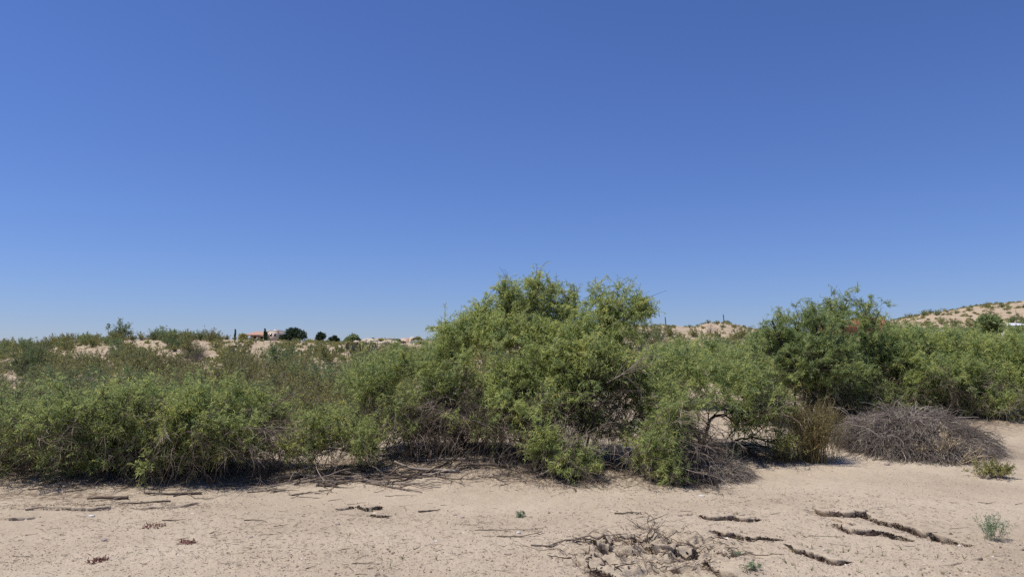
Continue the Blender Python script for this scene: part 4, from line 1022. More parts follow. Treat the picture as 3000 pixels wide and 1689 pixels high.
def sticks():
    rng = np.random.RandomState(91)
    G1 = ("weathered grey brown branch in the driftwood heaped before the small open mesquite", "driftwood in front of the small open mesquite")
    for i in range(46):
        t = rng.rand(); u = 860 + 470 * t + rng.normal(0, 25); v = 1424 - 38 * t + rng.normal(0, 9)
        stick(u, v, rng.uniform(.35, 1.1), rng.uniform(.008, .02), rng.normal(3.14 if rng.rand() < .5 else 0, .35) + .1, 400 + i, *bin3(u, G1, (1000, 1180), ("at the left end of the driftwood heap before the small open mesquite", "in the middle of the driftwood heap", "at the right end of the driftwood heap, toward the tallest tree")), forks=3, tone=rng.uniform(-.3, .1))
    G2 = ("thin dark twig lying on the sand between the driftwood and the middle crack", "twigs on the open middle sand")
    for i in range(22):
        stick(rng.uniform(780, 1190), rng.uniform(1405, 1465), rng.uniform(.15, .45), rng.uniform(.003, .007), rng.normal(.25, .5), 460 + i, *G2, forks=1, tone=-.2)
    G3 = ("dry branch fallen along the shaded foot of the left mesquites", "branches at the foot of the left mesquites")
    for i in range(36):
        u = rng.uniform(20, 850)
        stick(u, 1425 + rng.normal(0, 12), rng.uniform(.25, .8), rng.uniform(.004, .010), rng.normal(0, .4), 490 + i, *bin3(u, G3, (260, 520), ("under the leftmost mesquite", "under the second mesquite from the left", "under the long-branched left mesquite")), forks=2, tone=rng.uniform(-.4, .15))
    G4 = ("dry branch fallen along the shaded foot of the tallest tree", "branches at the foot of the tallest tree")
    for i in range(44):
        u = rng.uniform(1350, 2080)
        stick(u, 1398 + rng.normal(0, 16), rng.uniform(.2, .7), rng.uniform(.003, .009), rng.normal(0, .5), 530 + i, *bin3(u, G4, (1520, 1700, 1880), ("by the leaning left trunks of the tallest tree", "under the middle of the tallest tree", "right of the tallest tree's foot", "in front of the low mesquite skirt")), forks=2, tone=rng.uniform(-.4, .2))
    G5 = ("grey root or stick tangled in the churned sand patch at the bottom", "sticks in the churned sand patch")
    for i in range(54):
        a = rng.uniform(0, 6.28); r = math.sqrt(rng.rand())
        u = 1905 + 265 * r * math.cos(a); v = min(1608 + 78 * r * math.sin(a), 1700)
        q = ("far" if v < 1600 else "near") + " side of the churned patch"
        stick(u, v, rng.uniform(.1, .42), rng.uniform(.002, .006), rng.uniform(0, 6.28), 580 + i, *bin3(u, G5, (1820, 1990), ("at the left end of the " + q, "in the middle of the " + q, "at the right end of the " + q)), forks=2, tone=rng.uniform(-.3, .15), tilt=rng.uniform(0, .25))
    G6 = ("twig in the small heap of crossed twigs on top of the churned sand patch", "heap of twigs on the churned sand patch")
    for i in range(26):
        stick(1900 + rng.normal(0, 22), 1562 + rng.normal(0, 14), rng.uniform(.1, .3), rng.uniform(.002, .005), rng.uniform(0, 6.28), 640 + i, *G6, forks=1, tone=rng.uniform(-.2, .2), tilt=rng.uniform(0, .5))
    G7 = ("short thin twig scattered on the open sand of the foreground", "twigs scattered on the open sand")
    for i in range(70):
        u = rng.uniform(20, 2980)
        stick(u, rng.uniform(1465, 1688), rng.uniform(.06, .26), rng.uniform(.0015, .004), rng.normal(0, .6), 670 + i, *bin3(u, G7, (450, 900, 1350, 1650, 2180, 2600), ("left of the red husk patch", "between the red husks and the middle crack", "below the middle crack", "left of the churned patch", "around the churned patch", "among the right hand cracks", "near the silvery weed")), forks=1, tone=rng.uniform(-.3, .2))
    U = [(1345, 1387, 1.0, .026, 3.25, "thick weathered grey log lying in front of the tallest tree's left trunk", .05, 2),
         (1365, 1352, .9, .020, 2.9, "grey crooked branch lying at the foot of the leaning left trunks", .15, 3),
         (1500, 1372, .75, .022, 3.4, "grey broken branch at the left foot of the tallest tree", 0, 2),
         (1165, 1402, 1.1, .014, 2.6, "long bent branch sticking out of the driftwood toward the camera", -.1, 4),
         (375, 1461, .42, .024, 3.35, "short dark rotten log on the left sand", -.25, 1),
         (590, 1448, .62, .020, 3.55, "splintered dark log curving up on the left sand", -.15, 4),
         (500, 1470, .50, .012, 3.2, "flattened bundle of rotten wood beside the splintered log", -.1, 4),
         (75, 1497, .20, .014, .9, "small grey forked stump of wood at the left edge sand", .1, 1),
         (1540, 1388, .95, .014, .45, "pale curved branch sweeping down onto the sand at the tree's foot", .45, 2),
         (475, 1526, .24, .006, .05, "straight dark stick on the left sand beside a reddish litter patch", -.2, 0),
         (715, 1526, .24, .006, .05, "straight dark stick on the sand right of the reddish litter patch", -.2, 0),
         (1225, 1500, .25, .010, .5, "dark split stick standing out on the bare middle sand", -.3, 2),
         (1800, 1506, .26, .010, 0.0, "dark curved piece of bark on the middle right sand", -.35, 1),
         (1555, 1602, .95, .009, .12, "long thin root reaching left out of the churned sand patch", -.15, 3),
         (1455, 1571, .45, .007, -.15, "pale forked stick on the sand left of the churned patch", .15, 1),
         (1390, 1553, .6, .005, .12, "long thin curved twig on the middle sand", -.1, 1),
         (2555, 1352, .36, .007, -.12, "dark stick with a stone at its end below the brush mound", -.3, 1),
         (2380, 1570, .26, .004, .05, "pale thin twig between the two cracked ledges", .2, 1),
         (2100, 1622, .55, .007, -.7, "root spanning the deep hole at the right of the churned patch", -.2, 2),
         (1740, 1625, .5, .008, -.9, "dark branching root at the lower left of the churned patch", -.3, 4)]
    for i, (u, v, L, r, rz, lab, tn, fk) in enumerate(U):
        stick(u, v, L, r, rz, 760 + i, lab, None, forks=fk, tone=tn, jit=.10)
sticks()
def reaching_limbs():
    G = "dead limbs hanging out of the mesquites"
    rng = np.random.RandomState(95)
reaching_limbs()
# ------------------------------------------------------------------ pebbles and litter
def pebbles():
    rng = np.random.RandomState(101)
    n = 55000
    y = 1 / rng.uniform(1 / 14.0, 1 / 4.8, n); x = rng.uniform(-.72, .72, n) * y
    w = fbm(x * .8, y * .8, 3)
    k = w + rng.normal(0, .25, n) > -.12; x = x[k]; y = y[k]; n = len(x)
    r = rng.gamma(2.0, .0017, n) + .0018; r = np.minimum(r, .02)
    cx, cy, cr = [], [], []          # clods crumbling off the crust lips
    for (pl, hh, wd) in SCARPS:
        for (a, b) in zip(pl[:-1], pl[1:]):
            m = int(np.hypot(*(b - a)) * 70 * min(1, hh / .05)) + 1
            t = rng.rand(m, 1); q = a + (b - a) * t; nn = np.array([b[1] - a[1], a[0] - b[0]]); nn = nn / (np.linalg.norm(nn) + 1e-6)
            q = q + nn * rng.uniform(.0, .16, (m, 1)) + rng.normal(0, .03, (m, 2))
            cx.append(q[:, 0]); cy.append(q[:, 1]); cr.append(rng.gamma(2, .004, m) + .003)
    x = np.concatenate([x] + cx); y = np.concatenate([y] + cy); r = np.concatenate([r, np.minimum(np.concatenate(cr), .025)]); n = len(x)
    base = np.array([[1, 0, 0], [.3, .9, 0], [-.8, .55, 0], [-.8, -.6, 0], [.3, -.95, 0], [0.1, 0, .75]])
    a = rng.uniform(0, 6.28, n); c, s = np.cos(a), np.sin(a)
    B = base[None] * rng.uniform(.6, 1.3, (n, 6, 1)) * r[:, None, None] * np.array([1.2, 1, 1.1])
    V = np.stack([B[..., 0] * c[:, None] - B[..., 1] * s[:, None] + x[:, None], B[..., 0] * s[:, None] + B[..., 1] * c[:, None] + y[:, None], B[..., 2] + (H(x, y) - r * .1)[:, None]], -1).reshape(-1, 3)
    f = np.array([[0, 1, 5], [1, 2, 5], [2, 3, 5], [3, 4, 5], [4, 0, 5]])
    Fq = ((np.arange(n) * 6)[:, None, None] + f[None]).reshape(-1, 3)
    T = np.repeat(np.where(rng.rand(n) > .93, rng.uniform(.85, 1, n), rng.uniform(0, .7, n)), 5)
    m = leaf_mat("pebble", [(0, (.10, .07, .055)), (.4, (.22, .16, .12)), (.7, (.36, .28, .21)), (1, (.62, .55, .47))], 0.0, .9)
    tag(build("gravel", V, Fq, m, None, T), "fine gravel scattered over the sand", "gravel", None, "stuff")
pebbles()
def litter():
    rng = np.random.RandomState(102)
    Ps = []
    for (u, v, yy, ru, ry, n) in [(300, 1420, 10.3, 420, 1.0, 5200), (700, 1410, 10.4, 260, .8, 1800), (1100, 1400, 10.4, 260, .7, 1900), (1650, 1405, 10.5, 380, .9, 6000), (2100, 1350, 11.8, 210, .6, 1300), (2650, 1240, 15.8, 450, 1.0, 2600), (1905, 1605, None, 190, .6, 700), (330, 1475, None, 330, .25, 900), (1250, 1560, None, 700, 1.2, 1500), (2300, 1500, None, 600, 1.6, 1300), (500, 1570, None, 500, 1.3, 900)]:
        if yy is None: yy = ground_at(u, v)[1]
        cx = (u - 1500) / F * yy
        a = rng.uniform(0, 6.28, n); r = np.sqrt(rng.rand(n)) * (1 + .2 * rng.normal(0, 1, n))
        Ps.append(np.stack([cx + np.cos(a) * r * ru / F * yy, yy + np.sin(a) * r * ry], 1))
    Q = np.concatenate(Ps); n = len(Q); g = H(Q[:, 0], Q[:, 1])
    A = np.stack([Q[:, 0], Q[:, 1], g + .002 + rng.rand(n) * .012], 1)
    az = rng.uniform(0, 6.28, n); L = rng.gamma(2, .013, n) + .01
    B = A + np.stack([np.cos(az) * L, np.sin(az) * L, rng.normal(0, .22, n) * L], 1)
    B[:, 2] = np.maximum(B[:, 2], H(B[:, 0], B[:, 1]) + .001)
    V, Fq = tubes(A, B, rng.uniform(.0008, .0028, n), .001 * np.ones(n), 3)
    tn = np.where(rng.rand(n) > .72, rng.uniform(.7, 1, n), rng.uniform(0, .55, n))
    m = leaf_mat("litter_bits", [(0, (.05, .035, .028)), (.5, (.13, .09, .065)), (.75, (.33, .24, .15)), (1, (.55, .43, .29))], 0.0, .9)
    tag(build("plant_litter", V, Fq, m, None, np.repeat(tn, 3)), "brown and straw coloured twig litter under the bushes", "litter", None, "stuff")
litter()
def crust_edges():
    m = leaf_mat("rootlet_and_shade", [(0, (.025, .017, .013)), (.7, (.07, .048, .036)), (1, (.20, .145, .10))], 0.0, .95)  # roots and crust, coloured near black so the cracks' shade is painted in
    names = {0: "longest broken crust edge with hanging rootlets and painted shade at the right", 1: "shorter crust edge with painted shade just below the longest one", 3: "long crust crack with painted shade running right from beside the churned patch",
             4: "crust crack with painted shade ending furthest right below the shorter edge", 5: "crust crack with painted shade on the sand below the brush mound's left end", 19: "deep crust break with painted shade at the right side of the churned patch", 11: "hollow crust edge with painted shade at the upper left of the churned patch", 13: "curved crust edge with painted shade at the bottom left of the churned patch"}
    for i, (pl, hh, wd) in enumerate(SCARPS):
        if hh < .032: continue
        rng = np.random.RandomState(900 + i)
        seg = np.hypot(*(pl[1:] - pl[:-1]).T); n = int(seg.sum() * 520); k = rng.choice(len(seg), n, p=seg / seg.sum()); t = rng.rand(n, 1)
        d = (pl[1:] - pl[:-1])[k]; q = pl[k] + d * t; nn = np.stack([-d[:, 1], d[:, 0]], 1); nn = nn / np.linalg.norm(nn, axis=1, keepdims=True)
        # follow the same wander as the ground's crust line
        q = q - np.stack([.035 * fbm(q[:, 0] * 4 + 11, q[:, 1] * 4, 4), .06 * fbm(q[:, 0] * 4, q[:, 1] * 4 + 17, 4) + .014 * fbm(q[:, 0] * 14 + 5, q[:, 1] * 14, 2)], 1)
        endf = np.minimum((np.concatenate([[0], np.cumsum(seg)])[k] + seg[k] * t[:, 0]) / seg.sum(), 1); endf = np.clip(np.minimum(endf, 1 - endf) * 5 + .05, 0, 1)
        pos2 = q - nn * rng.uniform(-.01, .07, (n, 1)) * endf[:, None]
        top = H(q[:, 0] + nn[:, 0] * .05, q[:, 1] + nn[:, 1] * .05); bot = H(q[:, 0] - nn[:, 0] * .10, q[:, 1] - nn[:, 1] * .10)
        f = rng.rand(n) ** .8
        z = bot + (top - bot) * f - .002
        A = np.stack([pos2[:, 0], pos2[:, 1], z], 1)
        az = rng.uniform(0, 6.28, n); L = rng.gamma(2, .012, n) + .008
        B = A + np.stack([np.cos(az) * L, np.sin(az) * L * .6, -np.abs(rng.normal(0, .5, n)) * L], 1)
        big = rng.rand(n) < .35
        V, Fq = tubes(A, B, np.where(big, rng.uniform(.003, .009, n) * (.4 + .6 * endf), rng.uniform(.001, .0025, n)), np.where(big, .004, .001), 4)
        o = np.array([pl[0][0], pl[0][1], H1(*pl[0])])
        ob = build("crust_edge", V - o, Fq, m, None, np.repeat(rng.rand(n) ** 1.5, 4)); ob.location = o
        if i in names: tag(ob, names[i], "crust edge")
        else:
            g = "small crust edge with painted shade in the churned sand patch" if 1650 < 1500 + F * pl[0][0] / pl[0][1] < 2200 else "small crust edge with painted shade on the left half of the sand"
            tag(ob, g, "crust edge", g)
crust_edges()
def red_litter():
    m = leaf_mat("red_husk", [(0, (.10, .035, .03)), (1, (.26, .11, .085))], 0.0, .9)
    for i, (u, v, ru, lab) in enumerate([(448, 1543, 34, "dark red patch of fallen husks on the left sand under the straight stick"), (550, 1591, 20, "small red clump of husks on the left sand"), (283, 1645, 28, "faint reddish husk patch near the bottom left")]):
        rng = np.random.RandomState(110 + i); p = on_ground(u, v); n = 90
        a = rng.uniform(0, 6.28, n); r = np.sqrt(rng.rand(n)) * ru / F * p[1]
        A = np.stack([np.cos(a) * r, np.sin(a) * r * 1.2, np.zeros(n)], 1); A[:, 2] = H(A[:, 0] + p[0], A[:, 1] + p[1]) - p[2] + rng.rand(n) * .012
        B = A + rng.normal(0, .014, (n, 3)); B[:, 2] = np.maximum(B[:, 2], A[:, 2])
        V, Fq = tubes(A, B, .0035 * np.ones(n), .002 * np.ones(n), 4)
        o = build("husk_patch", V, Fq, m, None, np.repeat(rng.rand(n), 4)); o.location = p; tag(o, lab, "litter")
red_litter()
def stones():
    rng = np.random.RandomState(120)
    m = plain_mat("stone", (.33, .26, .23), .9, 20, .35)
    mw = plain_mat("white_stone", (.55, .52, .48), .9, 20, .1)
    for i, (u, v, r, lab, mt) in enumerate([(2598, 1363, .035, "purplish stone at the end of the dark stick below the brush mound", m), (267, 1512, .028, "flat white scrap lying on the left sand", mw), (305, 1586, .024, "small round brownish stone on the left sand", m),
            (1355, 1517, .022, "small dark stone on the bare middle sand", m), (1332, 1510, .018, "smaller grey stone left of the dark stone on the middle sand", m), (1990, 1512, .02, "small stone right of the curved bark", m), (990, 1538, .018, "single dark pebble on the sand below the middle crack", m),
            (735, 1574, .016, "small dark stone right of the red husk clump", m), (1520, 1562, .02, "pale rounded stone beside the forked stick", mw), (1278, 1589, .014, "tiny bluish pebble at the bottom centre sand", mw), (2055, 1455, .03, "flat white stone on the sand in front of the low grey twig clump", mw)]):
        import bmesh
        bm = bmesh.new(); bmesh.ops.create_icosphere(bm, subdivisions=2, radius=r)
        for w in bm.verts:
            f = 1 + .28 * float(fbm(w.co.x * 40 + i, w.co.y * 40 + w.co.z * 30, 2)); w.co = Vector((w.co.x * f * 1.25, w.co.y * f, w.co.z * f * (.35 if 'flat' in lab else .75)))
        me = bpy.data.meshes.new("stone"); bm.to_mesh(me); bm.free(); me.materials.append(mt)
        o = bpy.data.objects.new("stone", me); COL.objects.link(o); p = on_ground(u, v); o.location = (p[0], p[1], p[2] + r * .2); tag(o, lab, "stone")
stones()
# ------------------------------------------------------------------ prickly pears
def cactus(u, v, y, n, seed, lab, size=1.0):
    rng = np.random.RandomState(seed)
    x = (u - 1500) / F * y; z = H1(x, y)
    root = empty("prickly_pear", (x, y, z), lab, "cactus")
    pts = [(rng.normal(0, .5) * size, rng.normal(0, .3) * size, .12) for _ in range(max(3, n // 4))]
    Vs, Fs, Ts = [], [], []
    for i in range(n):
        b = pts[rng.randint(len(pts))]; pts.append((b[0] + rng.normal(0, .14) * size, b[1] + rng.normal(0, .1) * size, min(.5 * size, b[2] + rng.uniform(.1, .22) * size)))
        c = np.array(pts[-1] if rng.rand() > .3 else b); az = rng.uniform(0, 3.14); w = .12 * size; h = .16 * size; th = .022
        ang = np.arange(10) / 10 * 2 * math.pi
        ax = np.array([math.cos(az), math.sin(az), 0]); nx = np.array([-math.sin(az), math.cos(az), 0])
        ring = ax[None] * np.cos(ang)[:, None] * w + np.array([0, 0, 1.])[None] * np.sin(ang)[:, None] * h
        V = np.concatenate([c + ring + nx * th, c + ring - nx * th, [c + nx * th * 1.6], [c - nx * th * 1.6]])
        k = np.arange(10); j = (k + 1) % 10
        f = np.concatenate([np.stack([k, j, j + 10, k + 10], 1), np.stack([k, j, np.full(10, 20), np.full(10, 20)], 1), np.stack([j + 10, k + 10, np.full(10, 21), np.full(10, 21)], 1)])
        Vs.append(V); Fs.append(f + 22 * i); Ts.append(np.full(30, rng.uniform(.2, 1)))
    V = np.concatenate(Vs); Fq = np.concatenate(Fs); T = np.concatenate(Ts)
    tri = Fq[:, 2] == Fq[:, 3]
    Fall = np.concatenate([Fq[~tri][:, [0, 1, 2]], Fq[~tri][:, [0, 2, 3]], Fq[tri][:, :3]]); Tall = np.concatenate([T[~tri], T[~tri], T[tri]])
    build("pad_cluster", V, Fall, LEAF_CACT, root, Tall)
cactus(1075, 1052, 42, 60, 131, "yellowish prickly pear clump left of the open sand beside the path", 1.3)
cactus(1100, 1050, 43, 70, 132, "yellow green prickly pear clump, right of its twin beside the leafless shrub", 1.3)
cactus(735, 1012, 60, 22, 133, "pale prickly pear near the crest below the red tiled house", .55)
cactus(870, 1055, 36, 40, 134, "yellowish prickly pear under the dark green shrub on the slope", 1.1)
cactus(690, 1045, 40, 36, 135, "small yellowish prickly pear in the middle of the left slope", 1.1)
# ------------------------------------------------------------------ ridge trees
def crown_tree(name, lab, cat, u, v0, v1, y, wu, seed, kind='round', n=1500, leaf=None, ls=.5, group=None):
    """tree between pixel rows v0 (top) and v1 (visible foot); goes down to the ground"""
    rng = np.random.RandomState(seed)
    x = (u - 1500) / F * y; zt = CAMZ + elev(v0) * y; zg = H1(x, y); zb = min(CAMZ + elev(v1) * y, zt - .5)
    zg = min(zg, zb); w = wu / F * y / 2
    root = empty(name, (x, y, zg), lab, cat, group)
    hh = zt - zg
    if kind == 'spire':
        t = rng.rand(n) ** .8; rr = w * (1 - t) ** .6 * rng.uniform(.4, 1, n); a = rng.uniform(0, 6.28, n)
        p = np.stack([np.cos(a) * rr, np.sin(a) * rr, .05 * hh + t * .95 * hh], 1); d = np.stack([np.cos(a) * .3, np.sin(a) * .3, np.ones(n)], 1) + rng.normal(0, .2, (n, 3))
        lobes = None
    else:
        k = 16; zc = zb - zg + (zt - zb) * .45; lc = []
        for i in range(k):
            a = rng.uniform(0, 6.28); r = rng.uniform(.1, .75); lc.append((math.cos(a) * r * w, math.sin(a) * r * w, zc + rng.uniform(-.9, 1) * (zt - zg - zc) * (1 - r * .6) * .8))
        lc = np.array(lc); i = rng.randint(0, k, n); R = w * .42
        d = norm(rng.normal(0, 1, (n, 3))); q = rng.uniform(.45, 1.05, (n, 1))
        p = lc[i] + d * q * np.array([R, R, min(R, (zt - zb) * .38)])
        lobes = lc
        p = p[p[:, 2] > .1]; d = d[:len(p)]
        d = d + rng.normal(0, .5, d.shape)
    lv, lf = strips(p, d, ls * rng.uniform(.6, 1.3, len(p)), ls * .45, .2, rng)
    build("crown", lv, lf, leaf or LEAF_DARK, root, np.repeat(np.clip(rng.normal(.5, .25, len(p)), 0, 1), 2))
    A = [[0, 0, -.3]]; B = [[0, 0, hh * .7]]; ra = [max(.12, w * .06)]; rb = [.05]
    if lobes is not None:
        for c in lobes[:9]: A.append([0, 0, hh * .3]); B.append(list(c)); ra.append(.07); rb.append(.02)
    V, Fq = tubes(A, B, ra, rb, 6); build("trunk", V, Fq, WOOD_LIVE, root, np.full(len(Fq), .5))
    return root
crown_tree("cypress_tree", "lone thin dark cypress spire left of the red tiled house", "tree", 690, 967, 992, 230, 6, 141, 'spire', 500, ls=.4)
crown_tree("cypress_tree", "taller of two cypresses in front of the red tiled house", "tree", 777, 965, 992, 215, 7, 142, 'spire', 500, ls=.4)
crown_tree("cypress_tree", "shorter cypress just right of the taller one before the red tiled house", "tree", 782, 974, 990, 214, 4, 143, 'spire', 400, ls=.4)
crown_tree("shade_tree", "broad dark tree with spreading crown right of the red tiled house", "tree", 866, 964, 998, 230, 60, 144, n=2600, ls=.6)
crown_tree("shade_tree", "small dark tree tucked against the left of the broad spreading tree", "tree", 832, 979, 999, 225, 24, 145, n=1100)
crown_tree("pine_tree", "compact dark pine standing alone on the ridge beside a thin pole", "tree", 940, 974, 1000, 230, 30, 146, n=2200)
crown_tree("pine_tree", "smaller dark pine above the pale retaining wall", "tree", 985, 981, 1001, 225, 18, 147, n=1100)
crown_tree("pine_tree", "little dark pine touching the left of the smaller pine", "tree", 971, 987, 1001, 227, 12, 148, n=600)
crown_tree("shade_tree", "loose wide grey green tree right of the retaining wall", "tree", 1030, 982, 1004, 225, 46, 149, n=1400, leaf=LEAF_GREEN2, ls=.6)
crown_tree("shade_tree", "thin ragged tree right of the loose grey green one on the ridge", "tree", 1052, 992, 1004, 222, 20, 150, n=350, leaf=LEAF_DARK, ls=.6)
crown_tree("round_bush", "round olive bush at the right end of the adobe house", "bush", 1222, 989, 1005, 145, 28, 151, n=1300, leaf=LEAF_CREO, ls=.35)
crown_tree("shade_tree", "small dark bush left of the adobe house", "bush", 1118, 993, 1004, 150, 22, 152, n=700, leaf=LEAF_CREO, ls=.35)
crown_tree("shade_tree", "spiky little ridge tree between the ragged tree and the adobe house", "tree", 1093, 989, 1004, 160, 12, 153, n=260, leaf=LEAF_DARK, ls=.35)
crown_tree("shade_tree", "dark bush left of the lone cypress foot on the left ridge", "bush", 712, 978, 996, 120, 22, 154, n=900, leaf=LEAF_CREO, ls=.3)
crown_tree("mesquite_tree", "big rounded green mesquite tree below the far right hill near the white roof", "tree", 2895, 926, 985, 75, 100, 155, n=5200, leaf=LEAF_GREEN2, ls=.3)
crown_tree("mesquite_tree", "rounded green mesquite tree at the right edge under the white roof", "tree", 2985, 965, 1005, 60, 70, 156, n=3200, leaf=LEAF_GREEN2, ls=.25)
crown_tree("mesquite_tree", "green mesquite clump between the two white roofs", "tree", 2840, 968, 1000, 62, 60, 157, n=2400, leaf=LEAF_GREEN2, ls=.25)
# ------------------------------------------------------------------ houses, vehicles, poles
STUCCO = plain_mat("stucco_tan", (.52, .42, .33), .9, 1.5, .06); PINK = plain_mat("stucco_pink", (.55, .40, .30), .9, 1.5, .06)
WHITE = plain_mat("white_paint", (.74, .73, .71), .6, 1.5, .05); GREYW = plain_mat("pale_grey_wall", (.52, .50, .46), .8, 1.5, .06)
REDW = plain_mat("red_stucco", (.40, .12, .085), .9, 1.5, .08); TILE = plain_mat("clay_tile", (.40, .23, .16), .8, 4, .15)
GLASS = plain_mat("dark_window_glass", (.03, .035, .04), .1, 1, .1); SHADEW = plain_mat("dark_wood_trim", (.12, .09, .07), .8, 2, .1)
METALR = plain_mat("pale_metal_roof", (.66, .66, .66), .45, 1, .04); RUST = plain_mat("rust_red_trim", (.25, .09, .06), .7, 2, .1)
RUBBER = plain_mat("tyre_rubber", (.03, .03, .03), .9, 5, .1); POLEM = plain_mat("pole_wood", (.10, .08, .065), .9, 5, .15); ROCK = plain_mat("pale_rock", (.50, .42, .31), .95, 1.2, .25, bump=.8)
def boxes(name, B, mat, parent, bev=.0):
    V, Fq = [], []
    for (x0, x1, y0, y1, z0, z1) in B:
        o = len(V)
        V += [(x0, y0, z0), (x1, y0, z0), (x1, y1, z0), (x0, y1, z0), (x0, y0, z1), (x1, y0, z1), (x1, y1, z1), (x0, y1, z1)]
        Fq += [(o, o + 3, o + 2, o + 1), (o + 4, o + 5, o + 6, o + 7), (o, o + 1, o + 5, o + 4), (o + 1, o + 2, o + 6, o + 5), (o + 2, o + 3, o + 7, o + 6), (o + 3, o, o + 4, o + 7)]
    return build(name, V, Fq, mat, parent)
def poly(name, V, Fs, mat, parent):
    me = bpy.data.meshes.new(name); me.from_pydata([tuple(v) for v in V], [], Fs); me.materials.append(mat); me.update()
    o = bpy.data.objects.new(name, me); COL.objects.link(o); o.parent = parent
    return o
def windows(parent, L, y, w, h, frame=WHITE):
    for (x, z) in L:
        f = boxes("window", [(x - w / 2 - .08, x + w / 2 + .08, y - .06, y - .004, z - .08, z + h + .08)], frame, parent)
        boxes("pane", [(x - w / 2, x + w / 2, y - .075, y - .063, z, z + h)], GLASS, f)
def site(u, v, y):
    p = P(u, v, y); return p
# red tiled house
p = P(762, 993, 250); k = 250 / F
h = empty("tiled_house", (p[0], p[1], p[2]), "low house with red clay tile roof and dark porch on the left ridge", "house")
zt = (998 - 976) * k
boxes("wall", [(-3.2, 5.2, 0, 8, -2, 2.0), (2.6, 6.0, -.6, 6, -2, 2.55), (5.0, 7.0, .2, 5, -2, 1.6)], STUCCO, h)
boxes("parapet", [(2.5, 3.6, -.75, 6.1, 2.56, 2.8), (4.6, 6.1, -.75, 6.1, 2.56, 3.0)], WHITE, h)
poly("roof", [(-4.4, -2.6, 1.35), (2.45, -2.6, 1.35), (2.45, 8.3, 1.35), (-4.4, 8.3, 1.35), (-2.0, 1.5, 2.55), (2.45, 1.5, 2.55), (2.45, 5, 2.55), (-2.0, 5, 2.55), (-4.4, -2.6, 1.15), (2.45, -2.6, 1.15)], [(0, 1, 5, 4), (1, 2, 6, 5), (2, 3, 7, 6), (3, 0, 4, 7), (4, 5, 6, 7), (8, 9, 1, 0)], TILE, h)
poly("porch_roof", [(-6.8, -1.8, .55), (-4.4, -2.6, 1.3), (-4.4, 3, 1.3), (-6.8, 3, .55)], [(0, 1, 2, 3)], TILE, h)
for x in (-4.2, -2.2, -.2, 1.9): boxes("porch_column", [(x - .16, x + .16, -2.4, -2.08, -2, 1.14)], STUCCO, h)
windows(h, [(-1.6, -.2), (.6, -.2)], 0, 1.1, 1.1); windows(h, [(3.6, .9), (5.0, .9)], -.6, .7, .9)
boxes("chimney", [(4.2, 4.6, 1.5, 1.9, 2.5, 3.5)], STUCCO, h)
# adobe house
p = P(1172, 1004, 160); k = 160 / F
h = empty("adobe_house", (p[0], p[1], p[2]), "flat roofed pink adobe house on the rocky bank in the middle distance", "house")
boxes("wall", [(-6.2, -4.9, 0, 6, -2, .35), (-4.9, 5.0, 0, 8, -2, .72), (-5.1, -2.3, 1, 7.9, .5, .98), (.3, 2.0, -.5, 7, -2, .98), (2.0, 3.5, -1, 6, -2, 1.05), (3.5, 4.8, .4, 6, -2, .86)], PINK, h)
boxes("dark_garage", [(4.82, 6.0, -.4, 5, -2, .72)], SHADEW, h)
windows(h, [(-3.4, -.3), (-1.4, -.3)], 0, .7, .6, PINK); windows(h, [(2.75, -.2)], -1, .6, .7, PINK)
boxes("roof_vent", [(1.9, 2.3, 2, 2.4, 1.0, 1.35), (2.25, 2.7, 2, 2.4, 1.0, 1.25)], WHITE, h)
# pale house with metal roof, half behind the tallest tree
p = P(1380, 1004, 120); k = 120 / F
h = empty("pale_house", (p[0], p[1], p[2]), "pale grey house with low pitched roof, partly hidden by the tallest tree", "house")
boxes("wall", [(-2.6, 5.0, 0, 7, -2, 1.15), (-1.9, -.3, -.5, 6, -2, 1.3)], GREYW, h)
poly("roof", [(-2.9, -1, 1.2), (5.4, -1, 1.45), (5.4, 8, 1.45), (-2.9, 8, 1.2), (-1.2, 3, 1.95), (4.0, 3, 2.05)], [(0, 1, 5, 4), (1, 2, 5), (2, 3, 4, 5), (3, 0, 4)], METALR, h)
poly("lean_to_roof", [(-6.2, -.6, -.12), (-2.7, -.6, 1.22), (-2.7, 4, 1.22), (-6.2, 4, -.12), (-6.2, -.6, -.22), (-2.7, -.6, 1.06)], [(0, 1, 2, 3), (4, 5, 1, 0)], RUST, h)
poly("lean_to_wall", [(-6.0, -.4, -1.5), (-2.7, -.4, -1.5), (-2.7, -.4, 1.0), (-6.0, -.4, -.22)], [(0, 1, 2, 3)], GREYW, h)
windows(h, [(-1.1, .2)], -.5, .7, .6); boxes("porch_opening", [(.9, 4.6, -.05, -.004, -1.2, .9)], SHADEW, h)
# rocky bank under the houses
def rocks(u0, u1, v, y, n, seed, lab, grp):
    rng = np.random.RandomState(seed)
    import bmesh
    for i in range(n):
        u = rng.uniform(u0, u1); yy = y + rng.uniform(-3, 2); x = (u - 1500) / F * yy; r = rng.uniform(.25, .6)
        bm = bmesh.new(); bmesh.ops.create_icosphere(bm, subdivisions=2, radius=r)
        for w in bm.verts:
            f = 1 + .35 * float(fbm(w.co.x * 2 + i * 3, w.co.y * 2 + w.co.z * 2.3, 2)); w.co = Vector((w.co.x * f * 1.4, w.co.y * f, w.co.z * f * .75))
        me = bpy.data.meshes.new("boulder"); bm.to_mesh(me); bm.free(); me.materials.append(ROCK)
        o = bpy.data.objects.new("boulder", me); COL.objects.link(o); o.location = (x, yy, H1(x, yy) + r * .3); o.rotation_euler = (0, 0, rng.uniform(0, 6)); tag(o, lab, "rock", grp)
rocks(1300, 1440, 1008, 100, 26, 161, "pale boulder on the bank below the pale grey house", "boulders below the pale house")
rocks(1040, 1160, 1010, 84, 16, 162, "pale boulder on the bank below the adobe house", "boulders below the adobe house")
